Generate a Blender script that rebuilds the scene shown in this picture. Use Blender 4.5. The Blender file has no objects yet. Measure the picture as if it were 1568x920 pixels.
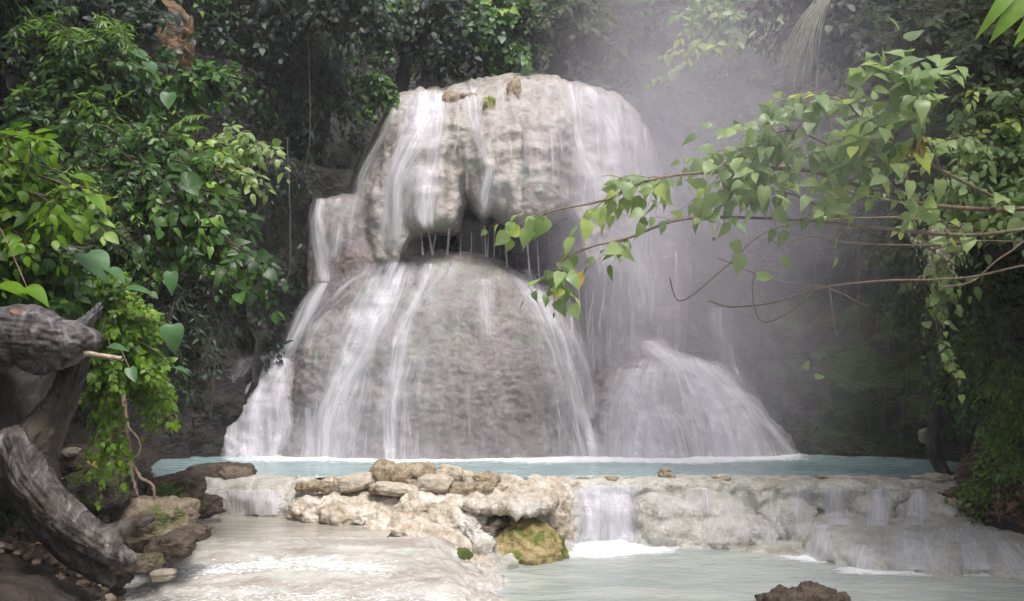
import bpy, math, random
import numpy as np
from mathutils import Vector
from mathutils.bvhtree import BVHTree

# ---------------------------------------------------------------- camera, sky, sun, exposure
S = bpy.context.scene
C = S.collection
R = math.radians
F = 1250.0; PITCH = math.atan(140/F); CAMZ = 2.1
cam_d = bpy.data.cameras.new('camera'); cam = bpy.data.objects.new('camera', cam_d); C.objects.link(cam)
cam.location = (0, 0, CAMZ); cam.rotation_euler = (math.pi/2 + PITCH, 0, 0)
cam_d.sensor_width = 36; cam_d.lens = 36*F/1568; cam_d.clip_start = 0.05; cam_d.clip_end = 500
S.camera = cam
SUN_EL, SUN_AZ = R(62), R(158)          # azimuth measured clockwise from +Y (away from the camera)
W = bpy.data.worlds.new('World'); S.world = W; W.use_nodes = True
wn = W.node_tree; wn.nodes.clear()
sky = wn.nodes.new('ShaderNodeTexSky'); sky.sky_type = 'NISHITA'; sky.sun_disc = False
sky.sun_elevation = SUN_EL; sky.sun_rotation = SUN_AZ; sky.dust_density = 4; sky.air_density = 1.0
hs = wn.nodes.new('ShaderNodeHueSaturation'); hs.inputs['Saturation'].default_value = 0.42
bg = wn.nodes.new('ShaderNodeBackground'); bg.inputs['Strength'].default_value = 0.14
wo = wn.nodes.new('ShaderNodeOutputWorld')
wn.links.new(sky.outputs[0], hs.inputs['Color']); wn.links.new(hs.outputs[0], bg.inputs[0]); wn.links.new(bg.outputs[0], wo.inputs[0])
sd = bpy.data.lights.new('sun', 'SUN'); sd.energy = 1.5; sd.angle = R(22); sd.color = (1.0, 0.94, 0.935)
sun = bpy.data.objects.new('sun', sd); C.objects.link(sun)
sv = Vector((math.sin(SUN_AZ)*math.cos(SUN_EL), math.cos(SUN_AZ)*math.cos(SUN_EL), math.sin(SUN_EL)))
sun.rotation_euler = (-sv).to_track_quat('-Z', 'Y').to_euler(); sun.location = sv*60
S.view_settings.view_transform = 'Standard'; S.view_settings.look = 'None'
S.view_settings.gamma = 1; S.view_settings.exposure = 1.0
S.cycles.max_bounces = 7; S.cycles.diffuse_bounces = 3; S.cycles.glossy_bounces = 2
S.cycles.transmission_bounces = 3; S.cycles.volume_bounces = 1; S.cycles.transparent_max_bounces = 24
S.cycles.volume_step_rate = 6; S.cycles.volume_max_steps = 32
S.cycles.use_denoising = True; S.cycles.use_adaptive_sampling = True; S.cycles.adaptive_threshold = 0.03
S.cycles.sample_clamp_indirect = 4

HAZE_D = 0.0015; MIST_D = 0.105
rng = np.random.default_rng(7); rnd = random.Random(7)

# ---------------------------------------------------------------- helpers
cp, sp = math.cos(PITCH), math.sin(PITCH)
def rays(px, py):
    px = np.asarray(px, float); py = np.asarray(py, float)
    u = (px-784)/F; v = (460-py)/F
    return np.stack([u, cp - v*sp, sp + v*cp], -1)
def P(px, py, Y):
    d = rays(px, py); t = np.asarray(Y)/d[..., 1]
    return d*t[..., None] + np.array([0, 0, CAMZ])
def PZ(px, py, z):
    d = rays(px, py); t = (z-CAMZ)/d[..., 2]
    return d*t[..., None] + np.array([0, 0, CAMZ])
_perm = rng.permutation(256); _perm = np.concatenate([_perm, _perm, _perm])
_g = rng.normal(size=(256, 3)); _g /= np.linalg.norm(_g, axis=1)[:, None]
def noise(p):
    p = np.asarray(p, float); i = np.floor(p).astype(int); f = p-i; i &= 255
    w = f*f*f*(f*(f*6-15)+10); out = 0
    for a in (0, 1):
        for b in (0, 1):
            for c in (0, 1):
                h = _perm[_perm[_perm[(i[..., 0]+a) & 255]+((i[..., 1]+b) & 255)]+((i[..., 2]+c) & 255)]
                g = _g[h]; d = f-np.array([a, b, c])
                k = (w[..., 0] if a else 1-w[..., 0])*(w[..., 1] if b else 1-w[..., 1])*(w[..., 2] if c else 1-w[..., 2])
                out = out + k*(g*d).sum(-1)
    return out*1.5
def fbm(p, o=4, gain=.5):
    s = 0; a = 1.0; p = np.asarray(p, float)
    for k in range(o): s = s+a*noise(p*(2**k)+17.3*k); a *= gain
    return s
def ridge(p, o=4):
    s = 0; a = 1.0
    for k in range(o): s = s+a*(1-2*np.abs(noise(np.asarray(p)*(2**k)+9.1*k))); a *= .5
    return s/1.9
def sstep(a, b, x):
    t = np.clip((np.asarray(x, float)-a)/(b-a), 0, 1); return t*t*(3-2*t)

def mesh(name, v, f, smooth=True):
    me = bpy.data.meshes.new(name); v = np.asarray(v, np.float32).reshape(-1, 3); f = np.asarray(f, np.int32); n = f.shape[1]
    me.vertices.add(len(v)); me.vertices.foreach_set('co', v.ravel())
    me.loops.add(f.size); me.loops.foreach_set('vertex_index', f.ravel())
    me.polygons.add(len(f)); me.polygons.foreach_set('loop_start', np.arange(len(f), dtype=np.int32)*n)
    me.update(calc_edges=True); me.validate()
    if smooth: me.polygons.foreach_set('use_smooth', np.ones(len(me.polygons), bool))
    return me
def attr(me, name, vals):
    a = me.attributes.new(name, 'FLOAT', 'POINT'); a.data.foreach_set('value', np.asarray(vals, np.float32).ravel())
def obj(name, me, m, parent=None):
    o = bpy.data.objects.new(name, me); C.objects.link(o)
    if m: me.materials.clear(); me.materials.append(m)
    if parent:
        o.parent = parent; o.matrix_parent_inverse = parent.matrix_world.inverted() if False else o.matrix_parent_inverse
        o.location = -Vector(parent.location)
    return o
def tag(o, label, cat, group=None):
    o['label'] = label; o['category'] = cat
    if group: o['group'] = group
    return o
def thing(name, label, cat, loc, group=None):
    o = bpy.data.objects.new(name, None); C.objects.link(o); o.location = tuple(float(q) for q in loc); o.empty_display_size = .2
    return tag(o, label, cat, group)
def struct(name, me, m, kind='structure'):
    o = obj(name, me, m); o['kind'] = kind; return o
def recentre(o):
    """put a one-mesh thing's origin at its base"""
    me = o.data; v = np.empty(len(me.vertices)*3, np.float32); me.vertices.foreach_get('co', v); v = v.reshape(-1, 3)
    c = (v.min(0)+v.max(0))/2; c[2] = v[:, 2].min(); me.vertices.foreach_set('co', (v-c).ravel()); me.update(); o.location = c.tolist(); return o

def grid_faces(nr, nc, off=0, wrap=False):
    r = np.arange(nr-1)[:, None]; c = np.arange(nc if wrap else nc-1)[None, :]; c2 = (c+1) % nc
    return (np.stack([r*nc+c, r*nc+c2, (r+1)*nc+c2, (r+1)*nc+c], -1).reshape(-1, 4)+off)
class MB:
    def __init__(s): s.v = []; s.f = []; s.n = 0; s.a = []
    def add(s, v, f, a=0.0):
        v = np.asarray(v, float).reshape(-1, 3); s.v.append(v); s.f.append(np.asarray(f)+s.n); s.n += len(v); s.a.append(np.full(len(v), a) if np.isscalar(a) else a)
    def mesh(s, name, smooth=True):
        me = mesh(name, np.concatenate(s.v), np.concatenate(s.f), smooth)
        if len(me.vertices) == s.n: attr(me, 'rnd', np.concatenate(s.a))
        return me
def spline(pts, n):
    p = np.asarray(pts, float); m = len(p)
    if m == 2: return p[0]+(p[1]-p[0])*np.linspace(0, 1, n)[:, None]
    q = np.vstack([2*p[0]-p[1], p, 2*p[-1]-p[-2]]); t = np.linspace(0, m-1-1e-6, n); i = t.astype(int); f = (t-i)[:, None]
    a, b, c, d = q[i], q[i+1], q[i+2], q[i+3]
    return .5*(2*b+(c-a)*f+(2*a-5*b+4*c-d)*f*f+(3*b-a-3*c+d)*f**3)
def tube(mb, pts, rad, k=5, a=0.0, cap=True):
    p = np.asarray(pts, float); n = len(p); r = np.broadcast_to(np.asarray(rad, float), (n,))
    t = np.gradient(p, axis=0); t /= np.linalg.norm(t, axis=1)[:, None]+1e-9
    ref = np.array([0.13, 0.3, 1.0]) if abs(t[:, 2]).mean() < .8 else np.array([1.0, .2, .1])
    u = np.cross(t, ref); u /= np.linalg.norm(u, axis=1)[:, None]+1e-9; w = np.cross(t, u)
    th = np.linspace(0, 2*math.pi, k, endpoint=False)
    v = p[:, None]+r[:, None, None]*(np.cos(th)[None, :, None]*u[:, None]+np.sin(th)[None, :, None]*w[:, None])
    mb.add(v, grid_faces(n, k, wrap=True), a)

def blob(mb, c, r, e=2.0, rot=0, n=22):
    th = np.linspace(0, 2*math.pi, 2*n, endpoint=False); ph = np.linspace(-math.pi/2+.04, math.pi/2-.04, n)
    T, H = np.meshgrid(th, ph); pw = lambda q: np.sign(q)*np.abs(q)**(2/e)
    x = pw(np.cos(H))*pw(np.cos(T)); y = pw(np.cos(H))*pw(np.sin(T)); z = pw(np.sin(H))
    v = np.stack([x, y, z], -1)*np.asarray(r)
    if rot:
        cr, sr = math.cos(rot), math.sin(rot); v = np.stack([v[..., 0]*cr-v[..., 2]*sr, v[..., 1], v[..., 0]*sr+v[..., 2]*cr], -1)
    v = v+np.asarray(c); f = grid_faces(n, 2*n, wrap=True)
    base = mb.n; mb.add(v, f)
    q = np.arange(0, 2*n-3, 1)   # caps as quads fanned from vertex 0
    for row in (0, n-1):
        o = row*2*n; k = np.arange(1, 2*n-2, 2)
        mb.f.append(np.stack([np.zeros_like(k)+o, o+k, o+k+1, o+np.minimum(k+2, 2*n-1)], -1)+base if row else np.stack([np.zeros_like(k)+o, o+np.minimum(k+2, 2*n-1), o+k+1, o+k], -1)+base)
def pblob(mb, px, py, Y, rx, rz, ry, e=2.0, rot=0):
    s = Y/F/.985; blob(mb, P(px, py, Y), (rx*s, ry, rz*s), e, rot)
def remesh(mb, name, vox, smooth=2):
    me = mesh(name+'_raw', np.concatenate(mb.v), np.concatenate(mb.f)); o = bpy.data.objects.new('tmp', me); C.objects.link(o)
    m = o.modifiers.new('r', 'REMESH'); m.mode = 'VOXEL'; m.voxel_size = vox
    if smooth: k = o.modifiers.new('s', 'SMOOTH'); k.iterations = smooth; k.factor = .5
    dg = bpy.context.evaluated_depsgraph_get(); out = bpy.data.meshes.new_from_object(o.evaluated_get(dg)); out.name = name
    bpy.data.objects.remove(o); bpy.data.meshes.remove(me); return out
def getv(me):
    v = np.empty(len(me.vertices)*3, np.float32); me.vertices.foreach_get('co', v); return v.reshape(-1, 3).astype(float)
def getn(me):
    v = np.empty(len(me.vertices)*3, np.float32); me.vertices.foreach_get('normal', v); return v.reshape(-1, 3).astype(float)
def displace(me, fn):
    v = getv(me); n = getn(me); me.vertices.foreach_set('co', (v+n*fn(v, n)[:, None]).astype(np.float32).ravel()); me.update()
    me.polygons.foreach_set('use_smooth', np.ones(len(me.polygons), bool)); return me
def bvh_of(meshes):
    V = []; Fc = []; n = 0
    for me in meshes:
        v = getv(me); V.append(v); k = len(me.loops); li = np.empty(k, np.int32); me.loops.foreach_get('vertex_index', li)
        ls = np.empty(len(me.polygons), np.int32); me.polygons.foreach_get('loop_start', ls); lt = np.empty(len(me.polygons), np.int32); me.polygons.foreach_get('loop_total', lt)
        Fc += [tuple(int(q)+n for q in li[a:a+b]) for a, b in zip(ls, lt)]; n += len(v)
    return BVHTree.FromPolygons([tuple(q) for q in np.concatenate(V)], Fc)

# ---------------------------------------------------------------- materials
class NT:
    def __init__(s, name):
        s.m = bpy.data.materials.new(name); s.m.use_nodes = True; s.t = s.m.node_tree; s.t.nodes.clear()
        s.out = s.n('OutputMaterial')
    def n(s, k, **kw):
        x = s.t.nodes.new('ShaderNode'+k)
        for a, b in kw.items():
            if a.startswith('i_'): x.inputs[a[2:].replace('_', ' ')].default_value = b
            else: setattr(x, a, b)
        return x
    def l(s, a, b): s.t.links.new(a, b)
    def co(s, scale=(1, 1, 1)):
        g = s.n('NewGeometry'); m = s.n('Mapping'); m.inputs['Scale'].default_value = scale; s.l(g.outputs['Position'], m.inputs['Vector']); return m.outputs[0]
    def noise(s, vec, sc, det=5, rough=.6, dist=0):
        x = s.n('TexNoise'); x.inputs['Scale'].default_value = sc; x.inputs['Detail'].default_value = det; x.inputs['Roughness'].default_value = rough; x.inputs['Distortion'].default_value = dist
        s.l(vec, x.inputs['Vector']); return x.outputs['Fac']
    def ramp(s, fac, stops):
        x = s.n('ValToRGB'); e = x.color_ramp.elements
        while len(e) < len(stops): e.new(.5)
        for q, (p, c) in zip(e, stops): q.position = p; q.color = (*c, 1) if len(c) == 3 else c
        s.l(fac, x.inputs[0]); return x.outputs[0]
    def mix(s, fac, a, b, mode='MIX'):
        x = s.n('Mix'); x.data_type = 'RGBA'; x.blend_type = mode
        for v, i in ((fac, 0), (a, 6), (b, 7)):
            if hasattr(v, 'links'): s.l(v, x.inputs[i])
            else: x.inputs[i].default_value = v if i == 0 else (*v, 1)
        return x.outputs[2]
    def math(s, op, a, b=0.0, clamp=False):
        x = s.n('Math'); x.operation = op; x.use_clamp = clamp
        for v, i in ((a, 0), (b, 1)):
            if hasattr(v, 'links'): s.l(v, x.inputs[i])
            else: x.inputs[i].default_value = v
        return x.outputs[0]
    def mr(s, v, a, b, c=0.0, d=1.0, smooth=False):
        x = s.n('MapRange'); x.interpolation_type = 'SMOOTHSTEP' if smooth else 'LINEAR'
        for q, i in zip((v, a, b, c, d), range(5)):
            if hasattr(q, 'links'): s.l(q, x.inputs[i])
            else: x.inputs[i].default_value = q
        return x.outputs[0]
    def attr(s, name): x = s.n('Attribute'); x.attribute_name = name; return x.outputs['Fac']
    def bump(s, h, strength=.5, dist=.05, normal=None):
        x = s.n('Bump'); x.inputs['Strength'].default_value = strength; x.inputs['Distance'].default_value = dist; s.l(h, x.inputs['Height'])
        if normal: s.l(normal, x.inputs['Normal'])
        return x.outputs[0]
    def bsdf(s, col, rough=.6, normal=None, spec=.5):
        x = s.n('BsdfPrincipled')
        if hasattr(col, 'links'): s.l(col, x.inputs['Base Color'])
        else: x.inputs['Base Color'].default_value = (*col, 1)
        if hasattr(rough, 'links'): s.l(rough, x.inputs['Roughness'])
        else: x.inputs['Roughness'].default_value = rough
        x.inputs['Specular IOR Level'].default_value = spec
        if normal: s.l(normal, x.inputs['Normal'])
        return x
    def done(s, sh): s.l(sh.outputs[0], s.out.inputs['Surface']); return s.m

def rock_mat(name, stops, sc=1.0, rough=(.35, .75), bump=.6, bd=.05, patch=None, patch_t=(.52, .66), patch_sc=1.6, stretch=(1, 1, 1), top=None, top_t=(.55, .9), spots=.5, foot=None, vb=.5, vs=9):
    t = NT(name); c = t.co(); cs = t.co(stretch)
    n1 = t.noise(cs, 2.2*sc, 8, .65, .4); col = t.ramp(n1, stops)
    n2 = t.noise(c, 14*sc, 6, .7); col = t.mix(spots, col, t.ramp(n2, [(.3, (.45, .43, .42)), (.52, (.9, .9, .9)), (.75, (1.15, 1.12, 1.05))]), 'MULTIPLY')
    if patch:
        p = t.mr(t.noise(c, patch_sc, 5, .6, .5), patch_t[0], patch_t[1]); col = t.mix(p, col, patch)
    if foot:     # brown stain that creeps up from the waterline
        g = t.n('NewGeometry'); sx = t.n('SeparateXYZ'); t.l(g.outputs['Position'], sx.inputs[0]); f = t.math('ADD', sx.outputs[2], t.mr(t.noise(c, 1.1, 6, .65), .25, .75, -.9, .9)); col = t.mix(t.mr(f, foot[0], foot[1], foot[2], 0), col, foot[3], 'MULTIPLY')
    if top:     # dust, moss or leaf mould that lies on faces that look up
        g = t.n('NewGeometry'); sx = t.n('SeparateXYZ'); t.l(g.outputs['Normal'], sx.inputs[0])
        f = t.math('ADD', sx.outputs[2], t.mr(t.noise(c, 5, 5, .6), .2, .8, -.35, .35)); col = t.mix(t.mr(f, top_t[0], top_t[1]), col, top)
    vo = t.n('TexVoronoi'); vo.inputs['Scale'].default_value = vs*sc; vo.inputs['Randomness'].default_value = 1; wv = t.mix(.12, t.co((1, 1, 1.5)), (0, 0, 0)); nn_ = t.n('TexNoise'); nn_.inputs['Scale'].default_value = 2.5; t.l(c, nn_.inputs['Vector']); t.l(t.mix(.35, t.co((1, 1, 1.6)), nn_.outputs['Color'], 'ADD'), vo.inputs['Vector'])
    h = t.math('ADD', t.math('MULTIPLY', t.noise(cs, 7*sc, 10, .68, .3), 1.2), t.math('MULTIPLY', vo.outputs['Distance'], vb))
    nb = t.bump(h, bump, bd); nb = t.bump(t.noise(c, 60*sc, 4, .6), bump*.5, bd*.12, nb)
    return t.done(t.bsdf(col, t.mr(n2, .3, .7, rough[0], rough[1]), nb))

M = {}
M['upper'] = rock_mat('wet_pale_travertine', [(.25, (.16, .135, .125)), (.42, (.29, .255, .228)), (.6, (.40, .36, .32)), (.8, (.50, .46, .41))], stretch=(1.4, 1.4, .55), patch=(.27, .28, .225), rough=(.35, .7), bump=.6, bd=.04, spots=.6)
M['lower'] = rock_mat('wet_grey_travertine', [(.25, (.16, .132, .128)), (.45, (.26, .225, .212)), (.62, (.345, .305, .28)), (.8, (.44, .40, .36))], stretch=(1.2, 1.2, .6), spots=.75, patch=(.28, .30, .23), patch_t=(.5, .68), bump=1, bd=.10, vb=-.55, vs=4.2, foot=(1.2, 3.1, .8, (.58, .48, .48)))
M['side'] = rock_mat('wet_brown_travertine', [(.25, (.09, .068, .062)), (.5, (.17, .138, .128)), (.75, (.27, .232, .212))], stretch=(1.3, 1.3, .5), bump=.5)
M['shade'] = rock_mat('shaded_wet_travertine', [(.25, (.06, .05, .052)), (.5, (.12, .10, .10)), (.75, (.22, .19, .18))], stretch=(1.6, 1.6, .4), bump=.7)  # dark wet rock, with the buttress's shade also put into its colour
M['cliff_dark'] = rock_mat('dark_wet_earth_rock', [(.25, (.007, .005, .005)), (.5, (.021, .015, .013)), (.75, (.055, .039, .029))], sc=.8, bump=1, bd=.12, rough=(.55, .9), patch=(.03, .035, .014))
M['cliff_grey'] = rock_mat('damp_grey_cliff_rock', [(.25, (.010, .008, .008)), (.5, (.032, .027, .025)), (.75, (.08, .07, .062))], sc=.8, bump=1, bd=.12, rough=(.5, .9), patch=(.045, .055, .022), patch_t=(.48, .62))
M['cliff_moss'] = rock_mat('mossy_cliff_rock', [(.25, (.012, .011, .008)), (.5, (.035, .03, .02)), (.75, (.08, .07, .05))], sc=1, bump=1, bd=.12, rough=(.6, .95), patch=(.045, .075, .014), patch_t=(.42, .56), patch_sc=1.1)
M['ledge'] = rock_mat('creamy_calcite_ledge', [(.22, (.19, .15, .11)), (.34, (.40, .37, .30)), (.47, (.58, .56, .49)), (.66, (.76, .74, .69))], sc=1.6, bump=.9, bd=.05, patch=(.36, .33, .25), patch_t=(.57, .70), patch_sc=1.9, rough=(.25, .6), spots=.6)
M['outcrop'] = rock_mat('tan_calcite_outcrop', [(.22, (.17, .13, .085)), (.4, (.40, .33, .24)), (.55, (.60, .53, .43)), (.72, (.76, .72, .64))], sc=1.7, bump=.9, bd=.035, rough=(.45, .8), patch=(.62, .6, .53), patch_sc=2.5, spots=.5)
M['yellow'] = rock_mat('yellow_mossy_calcite', [(.2, (.12, .11, .03)), (.42, (.30, .24, .08)), (.6, (.46, .36, .17)), (.8, (.58, .50, .30))], sc=2, bump=1, bd=.03, patch=(.11, .16, .015), patch_sc=3.5, patch_t=(.5, .58))
M['moss'] = rock_mat('green_moss', [(.2, (.03, .05, .008)), (.5, (.09, .13, .02)), (.8, (.2, .24, .06))], sc=4, bump=1, bd=.03, rough=(.8, .95))
M['flow'] = rock_mat('white_calcite_flow', [(.2, (.4, .39, .35)), (.5, (.66, .65, .61)), (.8, (.8, .79, .75))], sc=2.2, bump=.7, bd=.03, spots=.4)
M['stone'] = rock_mat('dry_buff_stone', [(.25, (.10, .07, .045)), (.42, (.36, .28, .18)), (.56, (.58, .48, .34)), (.75, (.72, .64, .5))], sc=5, bump=1, bd=.035, rough=(.7, .95), spots=.9)
M['stone_pale'] = rock_mat('pale_buff_stone', [(.25, (.26, .19, .12)), (.45, (.62, .53, .4)), (.7, (.80, .75, .66))], sc=5, bump=1, bd=.03, rough=(.6, .9), spots=.6)
M['brown_rock'] = rock_mat('brown_bank_rock', [(.25, (.03, .02, .015)), (.5, (.11, .08, .055)), (.75, (.24, .19, .14))], sc=2.4, bump=1, bd=.04, rough=(.5, .9))
M['tan_rock'] = rock_mat('tan_bank_boulder', [(.25, (.10, .07, .045)), (.5, (.27, .21, .145)), (.75, (.42, .36, .28))], sc=2, bump=.9, bd=.04, patch=(.13, .14, .04), patch_t=(.55, .65), patch_sc=3)
M['moss_rock'] = rock_mat('mossy_boulder', [(.25, (.02, .018, .012)), (.5, (.06, .05, .035)), (.75, (.13, .11, .08))], sc=2.5, bump=1, bd=.04, rough=(.6, .95), top=(.075, .095, .022), top_t=(.15, .6))
M['soil'] = rock_mat('dark_bank_soil', [(.25, (.012, .009, .007)), (.5, (.05, .036, .026)), (.75, (.12, .09, .065))], sc=2.5, bump=1, bd=.06, rough=(.6, .95), spots=.8)
M['ochre'] = rock_mat('ochre_cliff_rock', [(.25, (.06, .035, .015)), (.5, (.2, .12, .05)), (.75, (.34, .22, .1))], sc=1.6, bump=1, bd=.06)

def wood_mat(name, stops, axis=(14, 14, 2.0), bump=1.0):
    t = NT(name); c = t.co(axis); n1 = t.noise(c, 1.4, 8, .65, .8); col = t.ramp(n1, stops)
    n2 = t.noise(t.co(), 3.0, 5, .6); col = t.mix(t.mr(n2, .52, .75), col, (.05, .035, .02))
    nb = t.bump(n1, bump, .03); nb = t.bump(t.noise(t.co(), 40, 4, .6), .4, .005, nb)
    return t.done(t.bsdf(col, .62, nb))
M['drift'] = wood_mat('weathered_grey_wood', [(.36, (.013, .011, .011)), (.47, (.065, .058, .057)), (.59, (.16, .15, .15)), (.74, (.36, .345, .34))], (7, 7, 2.5))
M['driftroot'] = wood_mat('split_root_wood', [(.40, (.011, .008, .007)), (.49, (.042, .034, .03)), (.60, (.11, .098, .09)), (.73, (.27, .25, .24))], (9, 4, 4))
M['driftdark'] = wood_mat('rotten_dark_wood', [(.3, (.005, .004, .003)), (.6, (.026, .018, .011)), (.8, (.07, .05, .033))], (9, 4, 4))
M['stick'] = wood_mat('peeled_pale_stick', [(.3, (.3, .22, .15)), (.6, (.55, .45, .34)), (.8, (.65, .56, .45))], (6, 30, 30), .3)
M['bark'] = wood_mat('brown_bark', [(.3, (.03, .022, .016)), (.6, (.1, .075, .055)), (.8, (.2, .16, .13))])
M['vine'] = wood_mat('tan_vine_bark', [(.3, (.1, .07, .045)), (.6, (.24, .18, .12)), (.8, (.36, .3, .22))], (20, 20, 6), .5)
M['bark_dark'] = wood_mat('dark_wet_bark', [(.3, (.01, .008, .007)), (.6, (.035, .027, .022)), (.8, (.08, .065, .055))])

def leaf_mat(name, a, b, c=None, rough=.38, trans=.35, glow=1.0):
    t = NT(name); r = t.attr('rnd'); stops = [(0, a), (1, b)] if c is None else [(0, a), (.78, b), (1, c)]
    col = t.ramp(r, stops); col = t.mix(.5, col, t.ramp(t.noise(t.co(), 9, 3, .5), [(.3, (.6, .6, .6)), (.7, (1.3, 1.3, 1.2))]), 'MULTIPLY')
    p = t.bsdf(col, rough, None, .38); tr = t.n('BsdfTranslucent'); t.l(t.mix(1, col, (1.25*glow, 1.3*glow, .6*glow), 'MULTIPLY'), tr.inputs[0])
    mx = t.n('MixShader'); mx.inputs[0].default_value = trans; t.l(p.outputs[0], mx.inputs[1]); t.l(tr.outputs[0], mx.inputs[2]); return t.done(mx)
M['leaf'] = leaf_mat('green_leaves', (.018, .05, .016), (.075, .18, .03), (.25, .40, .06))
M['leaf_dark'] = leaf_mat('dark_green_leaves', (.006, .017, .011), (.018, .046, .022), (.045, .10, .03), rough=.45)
M['leaf_big'] = leaf_mat('broad_blue_green_leaves', (.06, .14, .055), (.10, .21, .08), (.14, .27, .08), rough=.36)
M['leaf_bright'] = leaf_mat('bright_yellow_green_leaves', (.07, .16, .012), (.16, .3, .02), (.25, .38, .03), trans=.45)
M['leaf_mist'] = leaf_mat('pale_green_leaves', (.17, .26, .12), (.34, .45, .20), (.52, .62, .14), rough=.34, trans=.5)
M['leaf_moss'] = leaf_mat('mossy_green_leaves', (.02, .04, .01), (.055, .085, .02), (.10, .13, .03), rough=.6)
M['leaf_dead'] = leaf_mat('brown_fallen_leaves', (.04, .022, .014), (.20, .10, .06), (.42, .27, .15), rough=.6, trans=.1)
M['leaf_yellow'] = leaf_mat('withered_yellow_leaf', (.35, .24, .05), (.5, .38, .1), rough=.6, trans=.3)
M['fern'] = leaf_mat('fern_green', (.08, .18, .02), (.16, .28, .04), trans=.4)
M['straw'] = leaf_mat('pale_dry_strands', (.2, .2, .15), (.36, .35, .28), rough=.6, trans=.3)

def water_fall_mat():
    t = NT('falling_water'); cx = t.n('CombineXYZ'); su, svv, d = t.attr('su'), t.attr('sv'), t.attr('dens')
    t.l(su, cx.inputs[0]); t.l(svv, cx.inputs[1])
    def nz(a, b, det):
        m = t.n('Mapping'); m.inputs['Scale'].default_value = (a, b, 1); t.l(cx.outputs[0], m.inputs[0]); return t.noise(m.outputs[0], 1, det, .6, .25)
    n = t.math('ADD', t.math('MULTIPLY', nz(7, .7, 4), .68), t.math('MULTIPLY', nz(26, 1.2, 3), .32))
    n = t.mr(n, .3, .7, 0, 1); lo = t.mr(d, 0, 1, .66, -.35); hi = t.mr(d, 0, 1, 1.45, .95)
    al = t.math('ADD', t.math('MULTIPLY', t.mr(n, lo, hi, 0, 1, True), t.mr(d, .05, .5, .15, .92)), t.math('MULTIPLY', d, .27), True)
    dif = t.n('BsdfDiffuse'); dif.inputs[0].default_value = (.87, .86, .90, 1); tl = t.n('BsdfTranslucent'); tl.inputs[0].default_value = (.8, .8, .84, 1)
    m1 = t.n('MixShader'); m1.inputs[0].default_value = .4; t.l(dif.outputs[0], m1.inputs[1]); t.l(tl.outputs[0], m1.inputs[2])
    tp = t.n('BsdfTransparent'); m2 = t.n('MixShader'); t.l(al, m2.inputs[0]); t.l(tp.outputs[0], m2.inputs[1]); t.l(m1.outputs[0], m2.inputs[2])
    return t.done(m2)
M['fall'] = water_fall_mat()

def pool_mat(name, col, col2, foam=None, bumpd=.02, rough=.12, sc=3.0):
    t = NT(name); c = t.co((1, 2.2, 1)); n = t.noise(c, sc, 5, .55, .6); base = t.ramp(t.noise(t.co((.5, 1.2, 1)), 1.1, 4, .6, .6), [(.35, col), (.65, col2)])
    r = t.math('ADD', rough, 0.0)
    if foam:
        f = t.attr('foam'); nf = t.noise(t.co((1.2, 3.2, 1)), 4.5, 7, .7, 1.2); fm = t.mr(t.math('ADD', f, t.mr(nf, .25, .75, -.42, .42)), .42, .85, 0, 1, True)
        base = t.mix(fm, base, (.88, .89, .9)); r = t.mr(fm, 0, 1, rough, .7)
    nb = t.bump(n, .9, bumpd*1.6); nb = t.bump(t.noise(c, sc*5, 4, .6, .5), .5, bumpd*.35, nb)
    x = t.bsdf(base, r, nb); x.inputs['IOR'].default_value = 1.33; return t.done(x)
M['pool_up'] = pool_mat('turquoise_pool_water', (.25, .37, .38), (.33, .45, .45), True, .02, .12)
M['pool_low'] = pool_mat('milky_pool_water', (.34, .39, .36), (.48, .51, .47), True, .02, .1, 3.5)
M['pool_mid'] = pool_mat('milky_shallow_water', (.33, .31, .255), (.45, .43, .36), True, .012, .1, 3)
# ================================================================= THE SETTING
ZU, ZM = 0.81, 0.37      # water levels: plunge pool, middle pool (lower pool is 0)
YE = np.array([2, 4, 5.4, 6.5, 8, 9.5, 10.5, 12, 14, 16, 18]); XE = np.array([-1.9, -2.15, -2.5, -3.0, -3.72, -3.95, -4.1, -4.75, -6.0, -6.7, -6.9])
ZB = np.array([.95, .9, .72, .48, .12, .1, .1, .1, .1, .1, .1]); ZW = np.array([0, 0, 0, .05, .08, .3, .34, .5, .75, .75, .75])
YR = np.array([3, 9, 11, 12, 13.5, 15, 17, 19]); XR = np.array([6.5, 6.7, 6.3, 6.35, 7.35, 8.4, 8.6, 8.6])
def ground_z(x, y):
    xe = np.interp(y, YE, XE); d = xe-x; zw = np.interp(y, YE, ZW)
    l = zw-.25+(.25+np.interp(y, YE, ZB))*sstep(-.12, .22, d)+.42*np.clip(d, 0, 6)
    xr = np.interp(y, YR, XR); e = x-xr; zr = np.interp(y, [9, 11.5, 12.5, 16], [0, .3, .75, .75])
    r = zr-.25+.3*sstep(-.15, .2, e)+.95*np.clip(e, 0, 1.5)+.3*np.clip(e-1.5, 0, 4)
    base = -.5+.75*sstep(12.0, 12.6, y)+.35*sstep(.5, -.8, x)*sstep(8.5, 9.6, y)
    return np.maximum(np.maximum(base, np.where(d > -.35, l, -9)), np.where(e > -.35, r, -9))
gx = np.concatenate([[-200, -60, -20, -12], np.linspace(-9, -2, 150), np.linspace(-1.8, 5.6, 30), np.linspace(5.7, 9, 66), [12, 20, 60, 200]])
gy = np.concatenate([[-200, -60, -15, -5, 0, 2], np.linspace(3, 14, 210), np.linspace(14.2, 19, 30), [22, 30, 60, 200]])
GX, GY = np.meshgrid(gx, gy); GZ = ground_z(GX, GY); Pn = np.stack([GX, GY, GZ], -1)
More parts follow.
